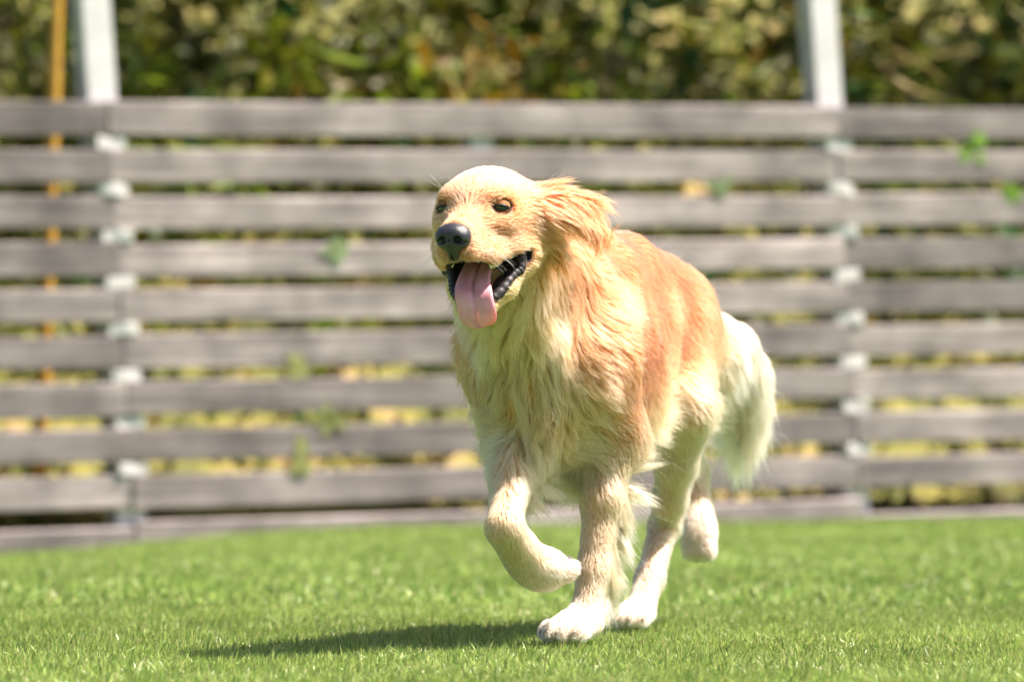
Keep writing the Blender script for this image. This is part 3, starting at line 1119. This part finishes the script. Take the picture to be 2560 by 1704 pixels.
# apricot sides of the neck and shoulders, cream only in front
side_w = (wreg('chest', 'throat') * sstep((np.abs(lat_pos[:, 0] - 0.05) - 0.40) / 0.45) * sstep((BV[:, 2] - 0.30) / 0.12))[:, None]
V_col = V_col * (1 - 0.85 * side_w) + np.array([0.47, 0.13, 0.042]) * 0.85 * side_w
V_len *= 1 - 0.35 * side_w[:, 0]
# paler below, browner along the spine
top = sstep((BN[:, 2] - 0.1) / 0.7)
pale = sstep((0.36 - BV[:, 2]) / 0.16) * (1 - w_head[:, 0])
V_col = V_col * (1 - 0.35 * pale[:, None]) + np.array([0.72, 0.55, 0.30]) * 0.35 * pale[:, None]
low = (wreg('paw') * 0.6)[:, None]
V_col = V_col * (1 - low) + np.array([0.80, 0.68, 0.48]) * low
# warm patches round the eyes and on the bridge of the nose
hv = (BV - HO) @ HR
eye_d = np.minimum(np.linalg.norm(hv - np.array([0.05, 0.036, 0.014]), axis=1), np.linalg.norm(hv - np.array([0.05, -0.036, 0.014]), axis=1))
warm = (np.exp(-(eye_d / 0.020) ** 2) * 0.9)[:, None] * w_head
V_col = V_col * (1 - warm) + np.array([0.42, 0.13, 0.022]) * warm
bridge = np.exp(-((hv[:, 0] - 0.105) / 0.028) ** 2 - (hv[:, 1] / 0.016) ** 2 - ((hv[:, 2] + 0.002) / 0.014) ** 2)[:, None] * 0.7
V_col = V_col * (1 - bridge) + np.array([0.43, 0.145, 0.03]) * bridge
# dark hair at the lip and round the nose
lip = (np.exp(-((hv[:, 0] - 0.128) / 0.014) ** 2 - ((hv[:, 2] + 0.052) / 0.012) ** 2 - (hv[:, 1] / 0.016) ** 2) * 0.75)[:, None] * w_head
V_col = V_col * (1 - lip) + np.array([0.10, 0.085, 0.08]) * lip
crown = (np.exp(-((hv[:, 0] - 0.0) / 0.06) ** 2) * sstep((hv[:, 2] - 0.008) / 0.04))[:, None] * w_head * 0.45  # paler crown: sunlight on the head top put into the coat colour
V_col = V_col * (1 - crown) + np.array([0.73, 0.51, 0.28]) * crown
# brown toe fur on the lifted forepaw
toe = (np.exp(-(np.linalg.norm(BV - (RPW + rpf * 0.040), axis=1) / 0.026) ** 2) * 0.85)[:, None]
V_col = V_col * (1 - toe) + np.array([0.26, 0.16, 0.09]) * toe
V_col = V_col * np.array([1.0, 0.885, 0.93])
# no coat inside the mouth or on the eyeballs
near_head = np.linalg.norm(BV - HO, axis=1) < 0.2
in_mouth = near_head & (MOUTH_D < 0.0034) & (hv[:, 2] < -0.045)
eyes_l = [(e_ - HO) @ HR for e_ in EYES]
ball_d = np.minimum(*[np.linalg.norm((hv - e_) * np.array([1.0, 0.85, 1.25]), axis=1) for e_ in eyes_l])
in_eye = near_head & (ball_d < 0.0142)
V_len *= 1 - 0.7 * np.exp(-((ball_d - 0.013) / 0.007).clip(0) ** 2) * w_head[:, 0]
NOSE_C = H(0.1395, 0, -0.0245)
in_nose = np.linalg.norm((BV - NOSE_C) / np.array([0.019, 0.022, 0.020]), axis=1) < 1.0
bare = in_mouth | in_eye | in_nose
skin = V_col * 0.8
skin[in_mouth] = (0.018, 0.013, 0.014)
skin[in_eye | in_nose] = (0.02, 0.016, 0.014)

body_me = np_mesh('body', BV, BQ.ravel(), np.full(len(BQ), 4), True)
point_color(body_me, 'tint', skin)
body_me.materials.append(M_SKIN)
dog = link(bpy.data.objects.new('dog', None), None, label='golden retriever running over the lawn with its tongue out', category='dog')
link(bpy.data.objects.new('body', body_me), dog)


# ------------------------------------------------------------------ nose, eyes, lips, tongue, teeth
def simple_mat(name, col, rough, coat=0.0, spec=0.5, sss=0.0):
    m, n, l, b = new_mat(name)
    b.inputs['Base Color'].default_value = (*col, 1)
    b.inputs['Roughness'].default_value = rough
    b.inputs['Specular IOR Level'].default_value = spec
    b.inputs['Coat Weight'].default_value = coat
    b.inputs['Coat Roughness'].default_value = 0.05
    if sss:
        b.inputs['Subsurface Weight'].default_value = sss
        b.inputs['Subsurface Radius'].default_value = (0.006, 0.002, 0.0015)
        b.inputs['Subsurface Scale'].default_value = 1.0
    return m


def mat_nose():
    m, n, l, b = new_mat('nose_leather')
    tc = n.new('ShaderNodeTexCoord')
    vo = n.new('ShaderNodeTexVoronoi')
    vo.inputs['Scale'].default_value = 900
    l.new(tc.outputs['Object'], vo.inputs['Vector'])
    bp = n.new('ShaderNodeBump')
    bp.inputs['Strength'].default_value = 0.6
    bp.inputs['Distance'].default_value = 0.0006
    bp.invert = True
    l.new(vo.outputs['Distance'], bp.inputs['Height'])
    l.new(bp.outputs[0], b.inputs['Normal'])
    b.inputs['Base Color'].default_value = (0.022, 0.021, 0.024, 1)
    b.inputs['Roughness'].default_value = 0.34
    b.inputs['Specular IOR Level'].default_value = 0.6
    return m


def mat_tongue():
    m, n, l, b = new_mat('tongue_flesh')
    tc = n.new('ShaderNodeTexCoord')
    no = n.new('ShaderNodeTexNoise')
    no.inputs['Scale'].default_value = 60
    no.inputs['Detail'].default_value = 5
    l.new(tc.outputs['Object'], no.inputs['Vector'])
    r_ = ramp(n, [(0.3, (0.64, 0.25, 0.30)), (0.7, (0.78, 0.38, 0.43))])
    l.new(no.outputs['Fac'], r_.inputs['Fac'])
    l.new(r_.outputs[0], b.inputs['Base Color'])
    vo = n.new('ShaderNodeTexVoronoi')
    vo.inputs['Scale'].default_value = 1100
    l.new(tc.outputs['Object'], vo.inputs['Vector'])
    bp = n.new('ShaderNodeBump')
    bp.inputs['Strength'].default_value = 0.35
    bp.inputs['Distance'].default_value = 0.0005
    l.new(vo.outputs['Distance'], bp.inputs['Height'])
    l.new(bp.outputs[0], b.inputs['Normal'])
    b.inputs['Roughness'].default_value = 0.42
    b.inputs['Subsurface Weight'].default_value = 0.35
    b.inputs['Subsurface Radius'].default_value = (0.005, 0.0015, 0.0012)
    b.inputs['Subsurface Scale'].default_value = 1.0
    return m


M_NOSE = mat_nose()
M_TONGUE = mat_tongue()
M_EYE = simple_mat('eye_brown', (0.022, 0.010, 0.005), 0.12, 1.0)
M_PUPIL = simple_mat('pupil_black', (0.004, 0.004, 0.004), 0.1, 1.0)
M_LIP = simple_mat('lip_black', (0.022, 0.015, 0.015), 0.55, 0.0)
M_LID = simple_mat('eyelid_skin', (0.30, 0.13, 0.05), 0.85, 0.0, 0.2)
M_RIM = simple_mat('eye_rim_black', (0.012, 0.009, 0.008), 0.4)
M_TOOTH = simple_mat('tooth_ivory', (0.78, 0.74, 0.62), 0.25, 0.3)
M_PAD = simple_mat('paw_pad_leather', (0.06, 0.045, 0.042), 0.7)
M_CLAW = simple_mat('claw_horn', (0.30, 0.22, 0.16), 0.4)


def field_part(name, prims, half, h, mat, origin, R):
    """small part grown from its own field in a local frame"""
    g = [np.arange(-half[a], half[a] + h, h) for a in range(3)]
    pp = np.stack(np.meshgrid(*g, indexing='ij'), -1)
    F = np.full(pp.shape[:3], 1.0)
    for pr in prims:
        d = dist(pr, pp)
        F = smin(F, d, pr['k']) if pr['op'] == 'add' else -smin(-F, d, pr['k'])
    v, q_ = surface_nets(F, np.array([-half[0], -half[1], -half[2]]), h)
    v = origin + v @ R.T
    me = np_mesh(name, v, q_.ravel(), np.full(len(q_), 4), True)
    me.materials.append(mat)
    return link(bpy.data.objects.new(name, me), dog)


def pe(c, r, k, op='add', R=np.eye(3)):
    return dict(t='ell', c=np.array(c, float), r=np.array(r, float), R=R, k=k, op=op)


def pc(a, b, ra, rb, k, op='add'):
    return dict(t='cap', a=np.array(a, float), b=np.array(b, float), ra=ra, rb=rb, k=k, op=op)


np_prims = [pe((-0.004, 0, 0.004), (0.018, 0.0215, 0.0145), 0.006),
            pe((-0.002, 0.010, -0.002), (0.0145, 0.0125, 0.0135), 0.008), pe((-0.002, -0.010, -0.002), (0.0145, 0.0125, 0.0135), 0.008),
            pc((0.005, 0, -0.008), (-0.001, 0, -0.024), 0.0095, 0.007, 0.008)]
for s in (-1, 1):
    np_prims += [pe((0.0135, 0.0098 * s, -0.002), (0.0095, 0.0052, 0.0050), 0.002, 'sub'),
                 pc((0.010, 0.012 * s, -0.004), (0.004, 0.0225 * s, -0.0075), 0.0030, 0.0018, 0.002, 'sub')]
np_prims += [pc((0.0155, 0, 0.0), (0.010, 0, -0.012), 0.0008, 0.0012, 0.002, 'sub'), pc((0.010, 0, -0.012), (0.003, 0, -0.026), 0.0014, 0.0018, 0.002, 'sub')]
field_part('nose', np_prims, (0.028, 0.030, 0.030), 0.0009, M_NOSE, NOSE_C, HR)


def sphere_patch(name, c, R, rad, a_lim, brange, mat, parent, na=28, nb=10, thick=False):
    """patch of a sphere; brange(a) -> (b0, b1) in radians; local x forward"""
    v, f = [], []
    for i_ in range(na + 1):
        a_ = -a_lim + 2 * a_lim * i_ / na
        b0, b1 = brange(a_)
        for j_ in range(nb + 1):
            b_ = b0 + (b1 - b0) * j_ / nb
            v.append(c + R @ (rad * np.array([math.cos(a_) * math.cos(b_), math.sin(a_) * math.cos(b_), math.sin(b_)])))
    for i_ in range(na):
        for j_ in range(nb):
            k_ = i_ * (nb + 1) + j_
            f.append((k_, k_ + nb + 1, k_ + nb + 2, k_ + 1))
    return mesh_obj(name, v, f, mat, parent, True)


def tube(name, pts, rads, mat, parent, seg=10):
    """tube through points with a radius at each"""
    pts = [Vector(p) for p in pts]
    v, f = [], []
    a_ = None
    for k_, p in enumerate(pts):
        d = (pts[min(k_ + 1, len(pts) - 1)] - pts[max(k_ - 1, 0)]).normalized()
        a_ = d.orthogonal().normalized() if a_ is None else (a_ - d * a_.dot(d)).normalized()
        c_ = d.cross(a_)
        for m in range(seg):
            an = m * 2 * math.pi / seg
            v.append(p + (a_ * math.cos(an) + c_ * math.sin(an)) * rads[k_])
    for k_ in range(len(pts) - 1):
        for m in range(seg):
            f.append((k_ * seg + m, k_ * seg + (m + 1) % seg, (k_ + 1) * seg + (m + 1) % seg, (k_ + 1) * seg + m))
    f.append(tuple(reversed(range(seg))))
    f.append(tuple(range(len(v) - seg, len(v))))
    return mesh_obj(name, v, f, mat, parent, True)


for s, e in zip((1, -1), EYES):
    fw = nrm(HR @ np.array([1.0, 0.42 * s, 0.05]))
    lf = nrm(np.cross(HU, fw))
    R = np.stack([fw, lf, np.cross(fw, lf)], 1)
    eb = sphere_patch('eye', e, R, 0.0122, math.pi, lambda a_: (-math.pi / 2, math.pi / 2), M_EYE, dog, 32, 16)
    sphere_patch('pupil', e, R, 0.01235, math.radians(19), lambda a_: (-math.sqrt(max(0.0, math.radians(19) ** 2 - a_ * a_)), math.sqrt(max(0.0, math.radians(19) ** 2 - a_ * a_))), M_PUPIL, eb, 16, 8)
    a0 = math.radians(56)

    def up_edge(a_):
        return math.radians(14) * max(0.0, 1 - (a_ / a0) ** 2) - 0.02 - 0.10 * a_ * s

    def lo_edge(a_):
        return -math.radians(17) * max(0.0, 1 - (a_ / a0) ** 2) - 0.02 - 0.10 * a_ * s
    ul = sphere_patch('upper_eyelid', e, R, 0.0130, math.radians(85), lambda a_: (up_edge(a_), up_edge(a_) + math.radians(38)), M_LID, dog)
    sphere_patch('lower_eyelid', e, R, 0.0126, math.radians(85), lambda a_: (lo_edge(a_) - math.radians(30), lo_edge(a_)), M_LID, dog)
    for edge, rr_ in ((up_edge, 0.0019), (lo_edge, 0.0014)):
        rim = []
        for i_ in range(17):
            a_ = -math.radians(60) + math.radians(120) * i_ / 16
            b_ = edge(a_)
            rim.append(e + R @ (0.0129 * np.array([math.cos(a_) * math.cos(b_), math.sin(a_) * math.cos(b_), math.sin(b_)])))
        tube('eye_rim', rim, [rr_] * 17, M_RIM, ul, 6)


def catmull(pts, n):
    pts = [np.array(p, float) for p in pts]
    out = []
    for k_ in range(len(pts) - 1):
        p0, p1, p2, p3 = pts[max(k_ - 1, 0)], pts[k_], pts[k_ + 1], pts[min(k_ + 2, len(pts) - 1)]
        for j_ in range(n):
            t_ = j_ / n
            out.append(0.5 * (2 * p1 + (p2 - p0) * t_ + (2 * p0 - 5 * p1 + 4 * p2 - p3) * t_ ** 2 + (3 * p1 - p0 - 3 * p2 + p3) * t_ ** 3))
    out.append(pts[-1])
    return out


# black lower lip, crimped along its free edge
lip_ctrl = []
for s in (1, -1):
    side = [H(0.020, 0.053 * s, -0.052), H(0.029, 0.054 * s, -0.074), J(0.052, 0.041 * s, 0.005), J(0.078, 0.033 * s, 0.004), J(0.098, 0.021 * s, 0.003), J(0.111, 0.009 * s, 0.002)]
    if s == -1:
        side = [p_ + HL * 0.006 for p_ in side[:2]] + side[2:]
    lip_ctrl += side if s == 1 else side[::-1]
lp = catmull(lip_ctrl, 12)
lr = [0.0072 + 0.0005 * math.sin(k_ * 1.3) + random.uniform(-0.0004, 0.0004) for k_ in range(len(lp))]
lower_lip = tube('lower_lip', lp, lr, M_LIP, dog)
for k_ in range(8, len(lp) - 8, 2):
    if abs(k_ - len(lp) / 2) < 11:
        continue
    out_d = nrm(lp[k_] - J(0.06, -0.006, 0.0)) * random.uniform(0.65, 0.95) + UP * random.uniform(0.1, 0.5)
    tube('lip_papilla', [lp[k_], lp[k_] + out_d * 0.0086, lp[k_] + out_d * 0.0115], [0.0020, 0.0013, 0.0005], M_LIP, lower_lip, 6)

# tongue: broad grooved sheet lying over the lower jaw and hanging past the lip
tc_ = catmull([J(0.030, -0.004, 0.012), J(0.060, -0.003, 0.019), J(0.088, -0.001, 0.022), J(0.106, 0.004, 0.023), J(0.120, 0.008, 0.014),
               J(0.129, 0.010, 0.002), J(0.134, 0.011, -0.012)], 6)
nt_ = len(tc_)
tv, tf = [], []
NW = 14
for k_, p in enumerate(tc_):
    t_ = k_ / (nt_ - 1)
    d = nrm(tc_[min(k_ + 1, nt_ - 1)] - tc_[max(k_ - 1, 0)])
    sd = nrm(HL - d * (HL @ d))
    nn = np.cross(d, sd)
    if nn @ (HF + HU) < 0:
        nn = -nn
    hw = 0.0195 + 0.0065 * math.sin(max(0.0, t_ - 0.1) * 2.3)
    if t_ > 0.80:
        hw *= math.sqrt(max(0.02, 1 - ((t_ - 0.80) / 0.215) ** 2))
    for side_ in (1, -1):
        for j_ in range(NW + 1):
            w_ = -1 + 2 * j_ / NW
            groove = -0.0050 * math.exp(-(w_ / 0.11) ** 2)
            curl = 0.0040 * w_ * w_ * (1 - t_) - 0.003 * w_ * w_ * t_ + 0.0022 * math.sin(t_ * 9 + w_ * 2.0) * abs(w_) * t_
            th = 0.0034 * math.sqrt(max(0.0, 1 - w_ ** 2 * 0.97)) * (1 - 0.5 * t_)
            tv.append(p + sd * (hw * w_) + nn * (curl + (groove + th if side_ == 1 else -th)))
row = 2 * (NW + 1)
for k_ in range(nt_ - 1):
    b_ = k_ * row
    for j_ in range(NW):
        tf.append((b_ + j_, b_ + j_ + 1, b_ + row + j_ + 1, b_ + row + j_))
        o_ = b_ + NW + 1
        tf.append((o_ + j_ + 1, o_ + j_, o_ + row + j_, o_ + row + j_ + 1))
    tf.append((b_, b_ + row, b_ + row + NW + 1, b_ + NW + 1))
    tf.append((b_ + NW, b_ + 2 * NW + 1, b_ + row + 2 * NW + 1, b_ + row + NW))
e_ = (nt_ - 1) * row
for j_ in range(NW):
    tf.append((e_ + j_, e_ + j_ + 1, e_ + NW + 2 + j_, e_ + NW + 1 + j_))
mesh_obj('tongue', tv, tf, M_TONGUE, dog, True)

for s in (1, -1):
    b_ = J(0.104, 0.0155 * s, 0.006)
    tube('tooth', [b_, b_ + HU * 0.006 + HL * 0.002 * s, b_ + HU * 0.0125 + HL * 0.003 * s], [0.0032, 0.0026, 0.0006], M_TOOTH, dog, 8)
    b_ = H(0.106, 0.022 * s, -0.047)
    tube('tooth', [b_, b_ - HU * 0.007, b_ - HU * 0.0135 - HF * 0.003], [0.0034, 0.0028, 0.0006], M_TOOTH, dog, 8)
    for f_ in (0.055, 0.068, 0.080):
        b_ = H(f_, 0.031 * s, -0.062)
        tube('tooth', [b_, b_ - HU * 0.004, b_ - HU * 0.0085], [0.0042, 0.0032, 0.0010], M_TOOTH, dog, 8)
# claws
for c0, f_, l_ in ((FP, pf, pl), (HP, hpf, hpl)):
    for s_, fx in [(-0.026, 0.046), (-0.009, 0.060), (0.010, 0.060), (0.027, 0.044)]:
        q_ = c0 + f_ * fx + l_ * s_
        q_[2] = 0.013
        tube('claw', [q_, q_ + f_ * 0.006 - UP * 0.002, q_ + f_ * 0.010 - UP * 0.007], [0.0028, 0.0022, 0.0006], M_CLAW, dog, 7)

for s_, fx in [(-0.023, 0.045), (-0.008, 0.055), (0.009, 0.055), (0.024, 0.045)]:
    q_ = RPW + rpf * fx + rl * s_
    tube('claw', [q_, q_ + rpf * 0.006 + UP * 0.002, q_ + rpf * 0.011 + UP * 0.001], [0.0028, 0.0022, 0.0006], M_CLAW, dog, 7)
# leathery pads under the two lifted paws
for c0, f_, l_, n_ in ((RPW, rpf, rl, nrm(np.cross(rpf, rl))), (RHP, nrm(np.array([-0.05, -0.45, -0.9])), LF, BK)):
    n_ = n_ if n_ @ (BK + UP * 0.3) > 0 else -n_
    for s_, fx, rr_ in [(-0.016, 0.034, 0.0085), (-0.005, 0.042, 0.0090), (0.006, 0.042, 0.0090), (0.017, 0.034, 0.0085), (0.0, 0.012, 0.0140)]:
        q_ = c0 + f_ * fx + l_ * s_ + n_ * 0.013
        sphere_patch('paw_pad', q_, np.stack([f_, l_, n_], 1) @ np.diag([1.0, 0.8, 0.6]), rr_, math.pi, lambda a_: (-math.pi / 2, math.pi / 2), M_PAD, dog, 12, 8)


# ------------------------------------------------------------------ the coat: strands combed over the body
tri = np.concatenate([BQ[:, [0, 1, 2]], BQ[:, [0, 2, 3]]])
tri = tri[~bare[tri].any(1)]
ta_ = np.linalg.norm(np.cross(BV[tri[:, 1]] - BV[tri[:, 0]], BV[tri[:, 2]] - BV[tri[:, 0]]), axis=1) / 2
area = ta_.sum()
mlen = V_len[tri].mean(1)


def scatter(n, weight, r):
    cw = np.cumsum(weight)
    k_ = np.searchsorted(cw, r.random(n) * cw[-1])
    b1 = np.sqrt(r.random(n))
    b2 = r.random(n)
    w = np.stack([1 - b1, b1 * (1 - b2), b1 * b2], -1)
    return tri[k_], w


def at(attr, tr, w):
    if attr.ndim == 1:
        return (attr[tr] * w).sum(1)
    return (attr[tr] * w[..., None]).sum(1)


KP = 9
rf = np.random.default_rng(77)
NG = 30000
gt, gw = scatter(NG, ta_ * (0.25 + np.clip(0.02 / np.maximum(mlen, 0.004), 0.4, 3.0)), rf)
g_pos, g_n = at(BV, gt, gw), nrm(at(BN, gt, gw))
g_len, g_lift, g_grav, g_wave = at(V_len, gt, gw), at(V_lift, gt, gw), at(V_grav, gt, gw), at(V_wave, gt, gw)
g_flow = at(flow, gt, gw)
# locks: neighbouring guides swing together
sw = lattice_noise(g_pos, 26.0, 31) * 0.55 + lattice_noise(g_pos, 9.0, 32) * 0.75
g_flow = nrm(g_flow) + sw * (0.06 + 0.55 * g_wave)[:, None]
tang = nrm(g_flow - g_n * (g_flow * g_n).sum(1, keepdims=True))
g_len *= (1 + 0.25 * lattice_noise(g_pos, 30.0, 33)[:, 0]) * rf.uniform(0.8, 1.15, NG)
d = nrm(tang * np.cos(g_lift)[:, None] + g_n * np.sin(g_lift)[:, None])
G = np.zeros((NG, KP, 3))
G[:, 0] = g_pos
wind = nrm(BK * 0.8 + LF * 0.1 + UP * 0.1)
ph = lattice_noise(g_pos, 12.0, 36)[:, 0] * 4 + rf.normal(0, 0.3, NG)
sidev = nrm(np.cross(g_n, tang))
for k_ in range(1, KP):
    step = (g_len / (KP - 1))[:, None]
    p = G[:, k_ - 1] + d * step
    s_ = sample(p)
    tgt = np.minimum(0.0016 * k_, 0.0018 + g_len * 0.09)
    push = np.clip(tgt - s_, 0, 0.02)
    p = p + gradient(p) * push[:, None]
    G[:, k_] = p
    nz = lattice_noise(p, 42.0, 41) * 0.10 + lattice_noise(p, 17.0, 42) * 0.36
    wv = sidev * (np.sin(ph + k_ * 1.05) * 0.26)[:, None]
    d = nrm(d + (DOWN * g_grav[:, None] * 0.30 + wind * 0.07 + (nz + wv) * (g_wave * np.clip(g_len / 0.05, 0.15, 1.2))[:, None]))
    gr = gradient(p)
    inn = np.minimum((d * gr).sum(1, keepdims=True), 0.0)
    d = nrm(d - gr * inn * 0.9)

# long hair gathers into locks: guides lean towards the path of a lock's leading guide
wlong = sstep((at(V_len, gt, gw) - 0.026) / 0.03)
cand = np.where(wlong > 0.15)[0]
lead = rf.choice(cand, min(1500, len(cand)), replace=False)
kl = kdtree.KDTree(len(lead))
for k_, i_ in enumerate(lead):
    kl.insert(g_pos[i_] + g_n[i_] * 0.02, k_)
kl.balance()
li = lead[np.array([kl.find(p_)[1] for p_ in (g_pos + g_n * 0.02).tolist()])]
tt_ = np.linspace(0, 1, KP)
offl = g_pos - g_pos[li]
near = np.exp(-(np.linalg.norm(offl, axis=1) / 0.03) ** 2)
am = (wlong * near)[:, None] * (0.65 * sstep(tt_ / 0.7))[None]
lockp = G[li] + offl[:, None] * (1 - 0.6 * tt_)[None, :, None]
G = G * (1 - am[..., None]) + lockp * am[..., None]
lock_tone = rf.normal(0, 1, NG)[li] * wlong

kd = kdtree.KDTree(NG)
for k_ in range(NG):
    kd.insert(g_pos[k_] + g_n[k_] * 0.02, k_)
kd.balance()


def grow(n, weight, rad_mul, frizz, seed, clump_add=0.0, len_mul=1.0):
    r = np.random.default_rng(seed)
    ct, cw_ = scatter(n, weight, r)
    pos, nn = at(BV, ct, cw_), nrm(at(BN, ct, cw_))
    ln, cl, col = at(V_len, ct, cw_), at(V_clump, ct, cw_), at(V_col, ct, cw_)
    key = pos + nn * 0.02
    gi = np.array([kd.find(k_)[1] for k_ in key.tolist()])
    t_ = np.linspace(0, 1, KP)
    ratio = np.clip(ln / np.maximum(g_len[gi], 1e-4), 0.4, 1.5) * r.uniform(0.72, 1.12, n) * len_mul
    base = G[gi] - G[gi][:, :1]
    off = pos - g_pos[gi]
    off = off - nn * (off * nn).sum(1, keepdims=True)
    clm = np.clip(cl + clump_add + r.normal(0, 0.16, n), 0, 0.97)
    prof = t_ ** 0.9
    pts = pos[:, None] + base * ratio[:, None, None] - off[:, None] * (clm[:, None] * prof[None])[..., None]
    amp = np.clip(ln, 0.006, 0.08)
    fr = r.normal(size=(n, 3)) * (amp * frizz)[:, None]
    fr2 = r.normal(size=(n, 3)) * (amp * frizz * 0.5)[:, None]
    pts = pts + fr[:, None] * (t_ ** 1.6)[None, :, None] + fr2[:, None] * (np.sin(t_ * 5.0 + 1.0) * t_)[None, :, None]
    # keep strands outside the body
    fl = pts.reshape(-1, 3)
    s_ = sample(fl)
    need = s_ < 0.0004
    need[::KP] = False
    if need.any():
        q_ = fl[need]
        fl[need] = q_ + gradient(q_) * (0.0006 - s_[need])[:, None].clip(0, 0.02)
    pts = fl.reshape(n, KP, 3)
    pts[:, 0] = pos - nn * 0.001
    rad0 = np.interp(ln, [0.006, 0.012, 0.03, 0.08], [0.00020, 0.00026, 0.00027, 0.00028]) * rad_mul * r.uniform(0.75, 1.2, n)
    rad = rad0[:, None] * (1 - 0.86 * t_[None] ** 2.2)
    # colour varies by lock and by strand
    lock = lattice_noise(g_pos[gi], 60.0, 51)[:, 0]
    big_ = lattice_noise(g_pos[gi], 14.0, 52)[:, 0]
    tone = 1 + 0.17 * lock + 0.10 * big_ + 0.09 * lock_tone[gi] + r.normal(0, 0.06, n)
    col = np.clip(col, 0.02, 0.95) ** (1 / np.clip(tone, 0.55, 1.6))[:, None]
    return pts, rad, np.clip(col, 0.015, 0.93)


wt = ta_ * np.interp(mlen, [0.004, 0.007, 0.012, 0.03, 0.06, 0.1], [3.8, 3.2, 1.9, 1.2, 1.1, 1.1])
wt = wt * (1 + 2.2 * feather[:, 0][tri].mean(1))
pts, rad, col = grow(360000, wt, 1.0, 0.040, 5)
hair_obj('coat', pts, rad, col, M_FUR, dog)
# looser, longer flyaway strands
wl_ = ta_ * np.clip(mlen - 0.01, 0.0, 0.08)
pts, rad, col = grow(14000, wl_, 0.55, 0.24, 6, -0.3, 1.12)
hair_obj('stray_hair', pts, rad, col ** 0.85, M_FUR, dog)

# whiskers and brow hairs
wr = np.random.default_rng(3)
wp = []
for s in (1, -1):
    for _ in range(9):
        b_ = H(wr.uniform(0.075, 0.118), (0.034 + wr.uniform(-0.004, 0.003)) * s, wr.uniform(-0.052, -0.032))
        dd = nrm(HL * s * 0.8 + HF * wr.uniform(-0.3, 0.5) + DOWN * wr.uniform(0.2, 0.9))
        L_ = wr.uniform(0.025, 0.055)
        wp.append([b_ + dd * L_ * t_ - HF * 0.25 * L_ * t_ * t_ + DOWN * 0.2 * L_ * t_ * t_ for t_ in np.linspace(0, 1, 6)])
    for _ in range(2):
        b_ = H(0.050, (0.030 + wr.uniform(-0.005, 0.005)) * s, 0.026)
        dd = nrm(HL * s * 0.6 + HF * 0.4 + UP * wr.uniform(0.3, 1.0))
        L_ = wr.uniform(0.025, 0.05)
        wp.append([b_ + dd * L_ * t_ - HF * 0.3 * L_ * t_ * t_ for t_ in np.linspace(0, 1, 6)])
wp = np.array(wp)
hair_obj('whiskers', wp, np.repeat(np.linspace(0.00014, 0.00004, 6)[None], len(wp), 0), np.tile([[0.75, 0.7, 0.6]], (len(wp), 1)), M_FUR, dog)
